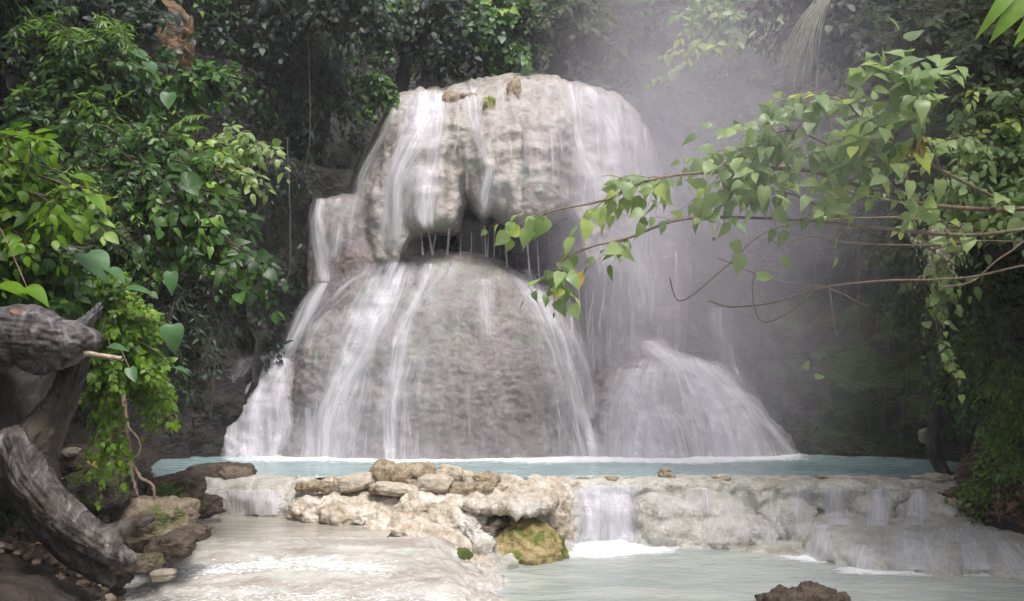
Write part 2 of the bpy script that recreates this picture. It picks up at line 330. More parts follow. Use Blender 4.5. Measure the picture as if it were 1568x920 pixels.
near = (sstep(-12, -9, GX)*sstep(12, 9, GX)*sstep(-1, 3, GY)*sstep(24, 19, GY)); bank = sstep(-2.0, -2.3, GX)+sstep(5.7, 6.2, GX)
GZ = GZ+near*np.clip(bank, 0, 1)*(.10*fbm(Pn*1.7, 4)+.05*fbm(Pn*7, 3))
ground = struct('ground', mesh('ground', np.stack([GX, GY, GZ], -1), grid_faces(len(gy), len(gx))), M['soil'])
def gz_at(x, y): return float(ground_z(np.array(x), np.array(y)))

def pool(name, x0, x1, y0, y1, z, m, foam, st=.06, wave=.006):
    nx, ny = int((x1-x0)/st)+1, int((y1-y0)/st)+1; X, Y = np.meshgrid(np.linspace(x0, x1, nx), np.linspace(y0, y1, ny))
    p = np.stack([X*2, Y*3.5, X*0], -1); fo = foam(X, Y) if foam else X*0
    Z = z+wave*fbm(p, 3)+.02*fo*fbm(p*2.5, 3); me = mesh(name, np.stack([X, Y, Z], -1), grid_faces(ny, nx)); attr(me, 'foam', fo.ravel()); return struct(name, me, m)
def g2(X, Y, px, py, z, sx, sy): c = PZ(px, py, z); return np.exp(-((X-c[0])/sx)**2-((Y-c[1])/sy)**2)
def foam_up(X, Y):
    px = 784+X/Y*F; return .3*sstep(13.2, 15.4, Y)*sstep(360, 500, px)*sstep(1250, 1000, px)+.6*sstep(14.6, 16.2, Y+.25*np.sin(X*2.3))*sstep(325, 360, px)*sstep(1290, 1200, px)+.25*sstep(14.4, 15.8, Y)*sstep(880, 930, px)*sstep(1260, 1120, px)
def foam_low(X, Y):
    f = 1.15*g2(X, Y, 945, 838, 0, .85, .5)+.85*g2(X, Y, 1040, 828, 0, .7, .25)+1.1*g2(X, Y, 1250, 852, 0, .5, .35)+.7*g2(X, Y, 1400, 876, 0, .7, .22)+.6*g2(X, Y, 1540, 878, 0, .6, .22)+.6*g2(X, Y, 1320, 872, 0, .4, .2)+.45*g2(X, Y, 900, 850, 0, .5, .3)+.5*g2(X, Y, 1160, 836, 0, .5, .2)
    return np.clip(f+.12, 0, 1)
pool('plunge_pool_water', -8.6, 9.2, 12.53, 19.5, ZU, M['pool_up'], foam_up, .08, .014)
pool('lower_pool_water', -3.0, 9.5, 4.0, 12.6, 0.0, M['pool_low'], foam_low, .06, .012)
pool('middle_pool_water', -5.0, -1.5, 9.62, 12.6, ZM, M['pool_mid'], lambda X, Y: .45*sstep(9.9, 9.3, Y+.2*np.sin(3*X))+.35*g2(X, Y, 395, 787, ZM, .7, .3), .06, .006)

# travertine rapids sloping from the middle pool to the front
X, Y = np.meshgrid(np.linspace(-4.6, .6, 210), np.linspace(5.0, 10.4, 220))
pn = np.stack([X, Y, X*0], -1); edge = np.interp(Y, [5, 8.2, 9, 9.8, 10.4], [-.35, -.42, -.55, -.62, -.6])+.16*fbm(pn*1.2, 3)
Z = np.interp(Y, [5, 7.6, 8.3, 8.8, 9.25, 9.6, 10.0, 10.4], [.03, .06, .12, .2, .30, .385, .37, .2])
tr = 1-np.abs(noise(pn*np.array([1.6, 3.4, 1])+3*noise(pn*.8)[..., None])); Z = Z+.016*fbm(pn*np.array([1.6, 3.4, 1]), 3)+.012*(tr-.7)*sstep(9.8, 9.2, Y)
Z = Z+.04*sstep(-.6, 0, X-edge)*ridge(pn*2.6, 3)-.62*sstep(-.45, .75, X-edge+.18*fbm(pn*2.5, 3))+.014*fbm(pn*9, 3)+.03*(ridge(pn*np.array([1.1, 2.6, 1]), 4)-.4)
def stream_mat():
    t = NT('shallow_rapids_over_calcite'); c = t.co((1, 2.6, 1)); n = t.noise(c, 1.5, 8, .62, .6)
    col = t.ramp(n, [(.30, (.30, .26, .235)), (.42, (.39, .365, .32)), (.52, (.47, .455, .41)), (.68, (.57, .56, .52))])
    st = t.noise(t.co((2.2, 6.0, 1)), 4.5, 9, .8, 1.2); f = t.attr('foam'); fm = t.mr(t.math('ADD', f, t.mr(st, .25, .75, -.75, .75)), .34, .62, 0, 1, True)
    nb = t.bump(t.noise(t.co((1, 2, 1)), 7, 9, .68, .5), .9, .03); col = t.mix(fm, col, (.88, .89, .9))
    return t.done(t.bsdf(col, t.mr(fm, 0, 1, .22, .6), nb))
M['rapids'] = stream_mat()
fo = np.clip(.42*np.exp(-((Y-8.95-.12*np.sin(X*2.1))/.22)**2)*sstep(-.9, -1.5, X)+.3*np.exp(-((Y-8.2)/.35)**2)+.04, 0, 1)
me = mesh('rapids', np.stack([X, Y, Z], -1), grid_faces(*X.shape)); attr(me, 'foam', fo.ravel()); struct('stream_bed', me, M['rapids']); RAPIDS = bvh_of([me])

# cliffs: one curving wall round the plunge pool, in three stretches
def cliff(name, plan, m, z0, z1, lean, amp, seed, top=None):
    L = spline(np.array(plan), 260); nz = 190; zz = np.linspace(z0, z1, nz)
    t = np.gradient(L, axis=0); t /= np.linalg.norm(t, axis=1)[:, None]; nrm = np.stack([t[:, 1], -t[:, 0]], -1)      # towards the gorge
    ZZ = np.repeat(zz[:, None], len(L), 1); ln = lean(ZZ) if callable(lean) else lean*np.clip(ZZ-1, 0, 99)
    XY = L[None]-nrm[None]*ln[..., None]; p = np.concatenate([XY, ZZ[..., None]], -1)
    d = amp*(1.2*fbm(p*.35+seed, 3)+.5*ridge(p*np.array([1.1, 1.1, .6])+seed, 5)+.22*fbm(p*3.5, 3))
    p[..., :2] += nrm[None]*d[..., None]; p[..., 2] += .25*amp*fbm(p*.8+5, 3)
    if top is not None: p[..., 2] = np.minimum(p[..., 2], top(p[..., 0])+.3*fbm(p*.5, 3))
    me = mesh(name, p, grid_faces(nz, len(L))); return struct(name, me, m)
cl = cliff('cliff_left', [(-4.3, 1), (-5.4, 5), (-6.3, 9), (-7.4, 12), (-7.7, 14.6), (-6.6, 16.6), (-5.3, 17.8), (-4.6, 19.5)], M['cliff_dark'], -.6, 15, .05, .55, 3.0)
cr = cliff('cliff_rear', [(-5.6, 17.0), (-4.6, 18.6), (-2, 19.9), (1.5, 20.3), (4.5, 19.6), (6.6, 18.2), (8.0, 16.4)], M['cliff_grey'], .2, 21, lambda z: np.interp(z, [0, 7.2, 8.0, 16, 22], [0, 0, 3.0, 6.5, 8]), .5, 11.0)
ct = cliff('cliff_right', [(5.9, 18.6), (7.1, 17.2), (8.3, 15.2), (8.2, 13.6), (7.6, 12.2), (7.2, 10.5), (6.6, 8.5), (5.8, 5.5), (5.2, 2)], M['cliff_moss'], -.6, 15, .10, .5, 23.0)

# ================================================================= THE WATERFALL
fall = thing('waterfall', 'tall pale travertine waterfall with bulging domes and white veils of water', 'waterfall', P(700, 703, 16.5))
def part_rock(name, blobs, m, vox, fn, label=None, parent=fall):
    mb = MB()
    for b in blobs: pblob(mb, *b)
    me = displace(remesh(mb, name, vox), fn); o = obj(name, me, m, parent)
    if label: o['label'] = label
    return o
def d_upper(v, n):
    side = np.clip(1-np.abs(n[:, 2]), 0, 1)
    return side*(.05*ridge(v*np.array([1.8, 1.0, .3]), 2)+.03*ridge(v*np.array([6, 3, .7])+4, 3))+.06*fbm(v*1.5, 3)+.022*fbm(v*np.array([6, 6, 10.]), 3)-.03
def d_lower(v, n):
    low = sstep(3.6, 1.6, v[:, 2]+.5*noise(v*.9)); cau = 1-np.abs(noise(v*np.array([3.4, 3.4, 6.0])))
    return .09*fbm(v*1.2, 3)+.055*ridge(v*np.array([3.2, 2.4, .5]), 3)*(1-.6*low)+.018*fbm(v*9, 3)+low*(.14*(cau-.6)+.03*fbm(v*np.array([6, 6, 13.]), 3))-.03
def upper_shell():
    xt = [524, 533, 545, 558, 568, 580, 590, 600, 612, 640, 680, 740, 790, 840, 900, 940, 965, 980, 990, 1000]; yt = [345, 300, 268, 238, 215, 188, 165, 150, 142, 136, 133, 118, 111, 115, 128, 142, 156, 180, 220, 280]
    xb = [524, 600, 618, 632, 650, 690, 701, 708, 714, 722, 735, 752, 768, 790, 815, 838, 852, 868, 880, 900, 1000]; yb = [420, 415, 404, 372, 362, 362, 358, 335, 300, 322, 340, 330, 342, 354, 356, 350, 342, 330, 345, 400, 430]
    x = np.linspace(524, 1000, 150); n = 110; T = np.interp(x, xt, yt)+5*fbm(np.stack([x/11, x*0, x*0], -1), 3)*sstep(590, 620, x); B = np.interp(x, xb, yb); s = np.linspace(0, 1, n)[:, None]; PX = np.repeat(x[None], n, 0); PYY = T+(B-T)*s
    G_ = lambda cx, cy, rx, ry, k: k*np.exp(-((PX-cx)/rx)**2-((PYY-cy)/ry)**2)
    dy = PYY-T; db = B-PYY; D = 18.75-1.35*(1-np.exp(-dy/26))-.25*np.clip(dy/220, 0, 1)+.9*(np.clip(640-PX, 0, 200)/115)**2+1.5*(np.clip(PX-890, 0, 200)/100)**2
    D -= G_(646, 318, 40, 60, .38)+G_(640, 230, 34, 70, .18)+G_(748, 258, 28, 66, .42)+G_(812, 285, 46, 75, .42)+G_(845, 220, 34, 70, .16)+G_(922, 292, 26, 40, .32)+G_(955, 262, 18, 46, .2)+G_(575, 300, 24, 70, .15)+G_(780, 170, 60, 40, .12)
    D += G_(712, 305, 5, 34, .5)+G_(930, 190, 9, 60, .25)+G_(695, 262, 10, 50, .28)+G_(776, 322, 7, 34, .2)+G_(868, 300, 12, 60, .35)+G_(885, 200, 12, 60, .15)+G_(620, 330, 10, 60, .15)
    D += .16*noise(np.stack([PX/34, PYY/160, PX*0], -1))+.10*noise(np.stack([PX/13, PYY/120, PX*0+5], -1))+.09*noise(np.stack([PX/34, PYY/26, PX*0+9], -1))+.05*noise(np.stack([PX/15, PYY/13, PX*0+2], -1))
    D += 1.0*np.clip(1-db/26, 0, 1)**2*(PX > 612)*(PX < 890); Fr = P(PX, PYY, D); Bk = P(PX, PYY, 20.0+0*D)
    ring = np.concatenate([Fr, Bk[::-1]], 0); m = 2*n; f = (np.arange(m)[:, None]*150+np.arange(149)[None]); r2 = ((np.arange(m)+1) % m)[:, None]*150+np.arange(149)[None]
    fc = np.stack([f, f+1, r2+1, r2], -1).reshape(-1, 4); i = np.arange(n-1)
    caps = np.concatenate([np.stack([i*150, (i+1)*150, (m-2-i)*150, (m-1-i)*150], -1), np.stack([i*150+149, (m-1-i)*150+149, (m-2-i)*150+149, (i+1)*150+149], -1)])
    return ring, np.concatenate([fc, caps])
up = [(596, 400, 18.4, 60, 46, .9), (560, 360, 18.8, 42, 70, .9), (600, 350, 18.7, 40, 70, .9)]
mb = MB(); [pblob(mb, *b) for b in up]; mb.add(*upper_shell())
UT = obj('upper_tier', displace(remesh(mb, 'upper_tier', .042), d_upper), M['upper'], fall); UT['label'] = 'pale upper dome with overhanging lobes'
sh = [(540, 415, 18.5, 62, 115, .9, 4), (505, 440, 18.3, 30, 130, .6, 3), (560, 460, 18.2, 60, 120, .9)]
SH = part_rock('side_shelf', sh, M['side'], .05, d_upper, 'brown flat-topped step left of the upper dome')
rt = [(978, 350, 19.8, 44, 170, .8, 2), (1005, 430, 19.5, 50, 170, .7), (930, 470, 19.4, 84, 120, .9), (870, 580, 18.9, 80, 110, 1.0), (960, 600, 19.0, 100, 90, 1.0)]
rb = [(890, 384, 18.8, 50, 54, .9), (930, 370, 18.9, 60, 60, .9)]
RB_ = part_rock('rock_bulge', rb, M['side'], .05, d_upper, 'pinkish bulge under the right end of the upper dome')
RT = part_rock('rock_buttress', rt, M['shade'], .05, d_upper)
lo = [(678, 722, 18.45, 238, 332, 2.4, 2.15), (590, 640, 18.2, 140, 195, 1.8, 2.3), (775, 640, 18.2, 132, 200, 1.8, 2.3), (690, 500, 18.3, 130, 105, 1.6, 2.2), (690, 660, 17.6, 150, 120, 1.4), (560, 560, 18.6, 110, 150, 1.3), (820, 560, 18.7, 90, 120, 1.2), (700, 715, 17.3, 60, 22, 1.0), (500, 690, 17.9, 70, 80, 1.4)]
LO = part_rock('lower_tier', lo, M['lower'], .042, d_lower, 'wide grey dome, smooth above and knobbly below')
lm = [(430, 722, 18.0, 56, 180, 1.2, 2.1), (402, 722, 17.8, 46, 150, 1.1, 2.0), (378, 722, 17.7, 40, 105, 1.0, 2.0), (450, 660, 18.2, 50, 110, 1.1, 2.2), (385, 708, 17.2, 26, 34, .8)]
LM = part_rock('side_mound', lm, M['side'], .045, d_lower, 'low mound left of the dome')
rm = [(975, 722, 17.95, 95, 158, 1.3, 2.2), (1035, 722, 18.3, 140, 175, 1.6, 2.0), (1085, 722, 18.1, 110, 140, 1.5, 2.0), (1125, 722, 18.0, 92, 92, 1.3, 2.0), (1160, 722, 17.9, 66, 56, 1.0, 2.0), (1010, 722, 17.3, 66, 102, 1.0), (935, 700, 17.9, 60, 130, 1.3), (1000, 590, 18.5, 80, 46, .9), (905, 705, 17.4, 26, 60, .8), (1092, 620, 19.0, 36, 66, .6), (960, 722, 17.35, 40, 80, .9)]
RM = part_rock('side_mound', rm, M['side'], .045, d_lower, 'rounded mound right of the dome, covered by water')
for k, (x, y, s) in enumerate([(735, 700, 18), (655, 704, 14), (600, 703, 12), (775, 703, 15), (690, 706, 20), (565, 704, 12)]):
    pass
FB = bvh_of([o.data.copy() for o in ()]) if False else None
def world_bvh(objs, parent):
    V = []; Fc = []; n = 0
    for o in objs:
        v = getv(o.data); V.append(v); Fc += [tuple(i+n for i in p.vertices) for p in o.data.polygons]; n += len(v)
    return BVHTree.FromPolygons([tuple(q) for q in np.concatenate(V)], Fc)
FB = world_bvh([UT, SH, RT, RB_, LO, LM, RM], fall)

def stream(bv, parent, pts, dens, off=.045, group=None, fade=(.0, .0), label=None, maxstep=.5, rowpx=6, bulge=1.0):
    pts = np.asarray(pts, float).copy(); w0 = pts[:, 2].mean()
    if 9 < w0 < 90 and bv is FB: pts[:, 2] *= 1.75; dens = dens*.88
    H = abs(pts[-1, 1]-pts[0, 1])+abs(pts[-1, 0]-pts[0, 0]); nr = max(4, int(H/rowpx)+1); L = spline(pts, nr)
    wmax = L[:, 2].max(); nc = int(np.clip(wmax/4, 3, 70))+1; u = np.linspace(-1, 1, nc)
    U = np.repeat(u[None], nr, 0); PX = L[:, 0:1]+U*L[:, 2:3]/2; PY = np.repeat(L[:, 1:2], nc, 1)
    wob = rnd.uniform(0, 99); PX = PX+L[:, 2:3]*.10*np.sin(PY/23+wob)*np.minimum(1, 20/L[:, 2:3])
    YY = np.full((nr, nc), np.nan); o = Vector((0, 0, CAMZ))
    for i in range(nr):
        D = rays(PX[i], PY[i])
        for j in range(nc):
            h = bv.ray_cast(o, Vector(D[j]))
            if h[0] is not None: YY[i, j] = h[0].y-off
    for j in range(nc):
        c = YY[:, j]; ok = np.where(~np.isnan(c))[0]
        if len(ok) == 0: continue
        first = c[ok[0]]; c[:ok[0]] = first; prev = first
        for i in range(ok[0], nr):
            if np.isnan(c[i]): c[i] = prev
            c[i] = min(c[i], prev) if c[i] < prev+9 else prev
            prev = c[i]
    m = np.nanmean(YY, axis=1); 
    for i in range(nr): YY[i] = np.where(np.isnan(YY[i]), m[i] if not np.isnan(m[i]) else np.nanmean(YY), YY[i])
    # smooth each row a little so the sheet stays a sheet
    for _ in range(2):
        Z2 = YY.copy(); Z2[:, 1:-1] = (YY[:, :-2]+2*YY[:, 1:-1]+YY[:, 2:])/4; YY = np.minimum(YY, Z2)
    V = P(PX, PY, YY); e = (1-np.abs(U)**1.8)**1.3; tt = np.linspace(0, 1, nr)[:, None]
    d = dens*e*(sstep(0, max(fade[0], .02), tt))*(1-sstep(1-max(fade[1], .001), 1, tt)*.999 if fade[1] else 1)
    sm = L[:, 2:3]*V[:, nc//2, 1][:, None]/F; ctr = np.mean(L[:, 2])*np.mean(YY)/F
    su = U*ctr/2+rnd.uniform(0, 50); ds = np.linalg.norm(np.diff(V[:, nc//2], axis=0), axis=1); s = np.concatenate([[0], np.cumsum(ds)])
    me = mesh('water_stream', V, grid_faces(nr, nc)); attr(me, 'su', (su+0*PY).ravel()); attr(me, 'sv', np.repeat(s[:, None], nc, 1).ravel()+rnd.uniform(0, 50)); attr(me, 'dens', np.broadcast_to(d, (nr, nc)).ravel())
    o2 = obj('water_stream', me, M['fall'], parent)
    if label: o2['label'] = label
    return o2
ST = [
 ([(800, 122, 390), (800, 180, 400), (790, 260, 390), (780, 335, 350)], .24),
 ([(656, 136, 40), (650, 180, 40), (632, 215, 36), (614, 255, 30), (604, 300, 26), (602, 350, 26), (600, 402, 30)], .95),
 ([(672, 136, 20), (668, 200, 24), (664, 250, 22), (656, 290, 26), (650, 330, 26), (656, 358, 14)], .85),
 ([(640, 250, 60), (632, 300, 66), (628, 345, 56)], .5), ([(625, 141, 14), (618, 200, 12), (602, 260, 14), (590, 320, 14), (588, 400, 18)], .6),
 ([(606, 150, 12), (592, 190, 12), (570, 240, 14), (548, 290, 18), (540, 340, 20), (536, 395, 16)], .6), ([(575, 230, 40), (555, 300, 50), (560, 400, 60)], .35),
 ([(722, 132, 26), (730, 180, 22), (742, 240, 16), (746, 262, 18), (742, 300, 22), (741, 350, 10)], .65),
 ([(800, 116, 9), (802, 180, 9), (806, 260, 8)], .5), ([(838, 116, 8), (842, 200, 9), (850, 290, 8)], .4), ([(852, 120, 7), (862, 200, 8)], .5), ([(770, 118, 8), (768, 210, 8)], .35),
 ([(872, 124, 12), (880, 180, 16), (887, 212, 20), (902, 255, 24), (915, 300, 26), (918, 340, 20)], .7),
 ([(900, 130, 18), (920, 170, 16), (936, 210, 24), (945, 250, 26), (955, 290, 22), (962, 340, 16)], .75), ([(915, 145, 60), (935, 190, 64), (950, 260, 60)], .4),
 ([(905, 258, 36), (902, 300, 46), (898, 345, 40)], .5), ([(955, 168, 30), (970, 230, 50), (985, 330, 60), (992, 500, 70)], .42),
 ([(930, 360, 110), (935, 430, 125), (932, 500, 130), (930, 580, 120)], .40),
 ([(868, 425, 5), (874, 480, 5), (878, 530, 5)], .8), ([(886, 430, 5), (890, 540, 5)], .7), ([(897, 440, 4), (900, 520, 4)], .6), ([(1036, 380, 7), (1037, 545, 9)], .55),
 ([(774, 352, 7), (776, 415, 6)], .8), ([(806, 345, 5), (812, 425, 5)], .7), ([(757, 345, 5), (756, 400, 4)], .6), ([(688, 345, 5), (684, 394, 5)], .6), ([(655, 350, 5), (664, 394, 6)], .8), ([(645, 352, 4), (648, 394, 5)], .6), ([(668, 355, 4), (662, 394, 4)], .6), ([(741, 340, 5), (745, 398, 5)], .7), ([(764, 346, 3), (766, 404, 4)], .6), ([(790, 350, 3), (793, 415, 4)], .6), ([(822, 350, 3), (826, 430, 4)], .6), ([(706, 345, 4), (704, 398, 4)], .5),
 ([(748, 350, 4), (747, 400, 4)], .6), ([(722, 350, 3), (721, 400, 3)], .6), ([(840, 350, 4), (842, 440, 4)], .5), ([(730, 335, 40), (732, 400, 36)], .38),
 ([(489, 301, 14), (488, 340, 20), (492, 390, 22), (497, 435, 20)], .95), ([(520, 300, 40), (508, 350, 34), (500, 410, 30)], .5), ([(535, 305, 14), (522, 350, 10), (512, 400, 10)], .5),
 ([(498, 430, 18), (478, 465, 26), (460, 497, 26), (444, 528, 24), (434, 548, 30)], 1.0), ([(560, 412, 40), (520, 445, 40), (485, 490, 40), (462, 540, 40)], .5),
 ([(424, 538, 70), (400, 580, 100), (388, 640, 110), (382, 702, 120)], .55), ([(432, 543, 24), (430, 600, 24), (432, 650, 26), (418, 702, 28)], .8), ([(410, 541, 30), (380, 566, 34), (358, 610, 30), (346, 660, 24), (352, 702, 18)], .75),
 ([(346, 662, 18), (362, 684, 16), (346, 703, 18)], .9), ([(472, 620, 12), (470, 660, 14), (467, 702, 22)], .8), ([(440, 540, 30), (415, 560, 40), (398, 600, 30), (392, 650, 24)], .6),
 ([(700, 402, 150), (690, 500, 290), (690, 600, 370), (690, 703, 430)], .26),
 ([(612, 398, 34), (600, 440, 36), (586, 470, 40), (566, 510, 42), (545, 552, 40), (522, 600, 40), (506, 650, 40), (500, 703, 34)], .95),
 ([(655, 400, 20), (642, 450, 22), (626, 490, 28), (610, 530, 30), (600, 580, 28), (598, 640, 22), (596, 703, 18)], .8),
 ([(580, 404, 60), (540, 480, 80), (515, 570, 90), (500, 640, 90), (495, 703, 90)], .45), ([(630, 540, 60), (615, 620, 80), (610, 703, 90)], .45),
 ([(738, 425, 26), (745, 455, 22), (746, 520, 16)], .55), ([(690, 398, 40), (672, 440, 34), (655, 500, 26)], .4),
 ([(790, 415, 34), (828, 465, 40), (852, 520, 50), (872, 590, 54), (888, 650, 48), (898, 703, 40)], .6), ([(780, 412, 10), (838, 478, 12), (868, 540, 12), (884, 610, 12)], .7), ([(820, 520, 50), (840, 600, 60), (850, 703, 60)], .3),
 ([(893, 620, 12), (902, 665, 14), (908, 703, 16)], 1.0), ([(872, 500, 16), (890, 540, 18), (902, 600, 20), (905, 640, 18)], .6),
 ([(990, 520, 24), (1008, 534, 36), (1030, 550, 46), (1056, 566, 56)], .85), ([(1042, 546, 90), (1070, 590, 150), (1096, 640, 210), (1110, 699, 250)], .6), ([(975, 566, 90), (955, 620, 100), (945, 703, 100)], .45),
 ([(1002, 619, 50), (1012, 648, 90), (1014, 700, 116)], .75), ([(1036, 552, 26), (1072, 580, 24), (1092, 630, 22), (1100, 700, 24)], .65), ([(1070, 552, 20), (1118, 600, 22), (1150, 650, 24), (1165, 699, 26)], .7), ([(1090, 556, 18), (1140, 612, 22), (1186, 660, 22), (1213, 699, 22)], .7),
 ([(985, 626, 12), (976, 660, 12), (978, 703, 16)], .9), ([(1015, 618, 16), (1028, 650, 16), (1030, 703, 18)], .6), ([(960, 630, 16), (950, 665, 18), (948, 703, 20)], .5), ([(1128, 640, 14), (1136, 699, 18)], .6),
 ([(1106, 466, 30), (1104, 505, 26), (1112, 550, 30), (1122, 590, 40)], .55),
]
ST += [([(x, np.interp(x, [612, 700, 740, 790, 840, 900, 940, 965, 990], [144, 134, 122, 115, 119, 132, 147, 162, 230]), 7), (x+rnd.uniform(-3, 4), 200, 8), (x+rnd.uniform(-8, 8), yb_, 7)], d_) for x, yb_, d_ in [(612, 300, .5), (700, 240, .4), (716, 300, .45), (764, 260, .5), (784, 240, .4), (818, 300, .45), (858, 240, .5), (890, 260, .6), (912, 250, .6), (926, 280, .6), (946, 250, .55), (958, 300, .6), (975, 320, .5), (988, 330, .5)]]
ST += [([(1000, 548, 130), (985, 600, 150), (978, 650, 160), (976, 703, 170)], .55), ([(1045, 548, 120), (1085, 590, 200), (1110, 640, 230), (1130, 700, 230)], .62), ([(990, 560, 120), (975, 620, 150), (975, 702, 170)], .6), ([(430, 540, 60), (405, 590, 90), (390, 650, 100), (388, 703, 110)], .6), ([(435, 545, 40), (440, 620, 60), (440, 703, 80)], .4), ([(955, 170, 30), (970, 250, 60), (980, 400, 70), (985, 560, 80)], .5)]
ST += [([(610, 400, 120), (580, 470, 150), (550, 560, 170), (530, 640, 180), (525, 703, 190)], .42), ([(640, 142, 90), (640, 200, 100), (630, 280, 110), (620, 350, 100)], .42), ([(590, 420, 60), (560, 480, 60), (535, 540, 60), (520, 600, 60), (515, 703, 70)], .6),
 ([(800, 410, 90), (840, 480, 110), (870, 570, 110), (885, 700, 110)], .42), ([(900, 140, 130), (920, 220, 130), (930, 330, 120)], .40), ([(1050, 550, 110), (1080, 600, 190), (1100, 650, 230), (1110, 700, 260)], .5), ([(960, 580, 90), (985, 640, 130), (990, 702, 150)], .5),
 ([(400, 545, 90), (392, 620, 110), (386, 703, 110)], .5), ([(700, 405, 200), (640, 520, 260), (620, 703, 320)], .3), ([(760, 420, 120), (770, 520, 150), (780, 703, 160)], .22)]
for p, d in ST: stream(FB, fall, p, d, off=.05 if p[0][2] > 100 else .075, fade=(.02, .18 if 330 < p[-1][1] < 420 and p[0][2] > 7 else (.06 if p[-1][1] < 600 else 0)))

# ================================================================= LEDGES AND ROCKS
def rock(name, blobs, m, vox, fn, label, cat, group=None):
    mb = MB()
    for b in blobs: pblob(mb, *b)
    me = displace(remesh(mb, name, vox), fn); return tag(recentre(obj(name, me, m)), label, cat, group)
def d_ledge(v, n): k = np.clip(1-n[:, 2]*1.2, .15, 1); return k*(.14*fbm(v*1.9, 3)+.13*ridge(v*np.array([3.0, 3, 1.6])+.4*fbm(v*3, 2)[:, None], 4)+.04*fbm(v*np.array([7, 7, 9]), 3)-.03)+.012*fbm(v*7, 3)
def d_out(v, n): return .07*fbm(v*2.6, 3)+.075*ridge(v*4, 4)+.035*fbm(v*12, 3)-.055
def ledge(name, blobs, m, vox, fn, label, cat, loc):
    t = thing(name, label, cat, loc); mb = MB()
    for b in blobs: pblob(mb, *b)
    me = displace(remesh(mb, name, vox), fn); return t, obj('rock_body', me, m, t)
L1, L1r = ledge('travertine_ledge', [(900, 758, 12.72, 90, 27, .36, 4), (1040, 758, 12.6, 90, 27, .40, 3.5), (1180, 757.5, 12.66, 90, 27, .40, 4), (1310, 758, 12.62, 90, 26, .42, 3.5), (1430, 759, 12.72, 80, 26, .40, 4),
   (862, 806, 12.4, 34, 60, .62, 2.5), (932, 808, 12.95, 70, 62, .7, 3), (998, 800, 12.3, 34, 44, .6, 2.3), (1030, 822, 11.95, 54, 32, .5, 2.6), (1020, 786, 12.15, 40, 24, .5, 2.4), (990, 832, 11.9, 30, 18, .4), (1066, 800, 12.4, 40, 52, .7, 2.4), (1116, 820, 12.0, 62, 36, .7, 2.6), (1096, 784, 12.2, 44, 26, .6, 2.4), (1084, 826, 11.8, 40, 24, .5), (1138, 822, 11.85, 34, 30, .5),
   (1176, 806, 12.7, 34, 48, .7, 2.8), (1212, 808, 12.35, 32, 44, .7, 2.2), (1270, 784, 12.85, 50, 34, .6, 2.8), (1235, 812, 12.1, 44, 22, .6, 2.4), (1322, 788, 12.45, 34, 32, .7, 2.2), (1368, 788, 12.8, 40, 40, .7, 2.6), (1414, 788, 12.35, 36, 36, .65, 2.2), (1454, 784, 12.7, 40, 40, .6, 2.4), (1486, 782, 12.4, 26, 26, .5), (1295, 806, 12.1, 60, 16, .6, 2.6), (860, 852, 11.4, 24, 22, .4), (1050, 842, 11.6, 44, 10, .4), (1170, 838, 11.6, 40, 10, .4)],
   M['ledge'], .028, d_ledge, 'long cream travertine ledge on the right holding back the turquoise pool', 'rock ledge', P(1150, 850, 12))
L2, L2r = ledge('travertine_shelf', [(1300, 852, 10.9, 60, 34, .75, 2.6), (1345, 858, 10.5, 62, 26, .55, 2.4), (1430, 848, 10.9, 110, 34, 1.0, 3), (1520, 852, 10.75, 90, 34, 1.0, 3), (1440, 866, 10.2, 60, 20, .45), (1540, 868, 10.1, 70, 22, .55), (1640, 850, 10.9, 120, 40, 1.2, 3), (1200, 850, 11.3, 76, 18, .5), (1140, 846, 11.5, 50, 14, .4), (1260, 835, 11.7, 50, 26, .6, 2.5), (1330, 818, 11.8, 90, 24, .6, 3), (1460, 816, 11.8, 110, 24, .6, 3)],
   M['ledge'], .028, d_ledge, 'low flat cream shelf with water skimming over it, below the long ledge', 'rock shelf', P(1420, 870, 10.5))
L3, L3r = ledge('travertine_weir', [(375, 757, 12.62, 100, 27, .36, 4), (330, 771, 12.4, 40, 40.5, 0.6, 2.5), (375, 774, 12.4, 56, 42.5, 0.6, 2.8), (425, 772, 12.3, 50, 40.5, 0.55, 2.6), (465, 771, 12.2, 40, 38.5, 0.5), (300, 786, 12.2, 40, 28.5, 0.5)],
   M['ledge'], .028, d_ledge, 'short low weir of cream rock spilling into the shallow middle pool', 'rock weir', P(390, 790, 12.3))
mb = MB(); [pblob(mb, *b) for b in [(932, 800, 12.66, 56, 48, .62, 3)]]
WF = obj('wet_face', displace(remesh(mb, 'wet_face', .03), d_ledge), M['side'], L1); WF['label'] = 'brown wet recess behind the main cascade'
LB = world_bvh([L1r, L2r, L3r, WF], None)
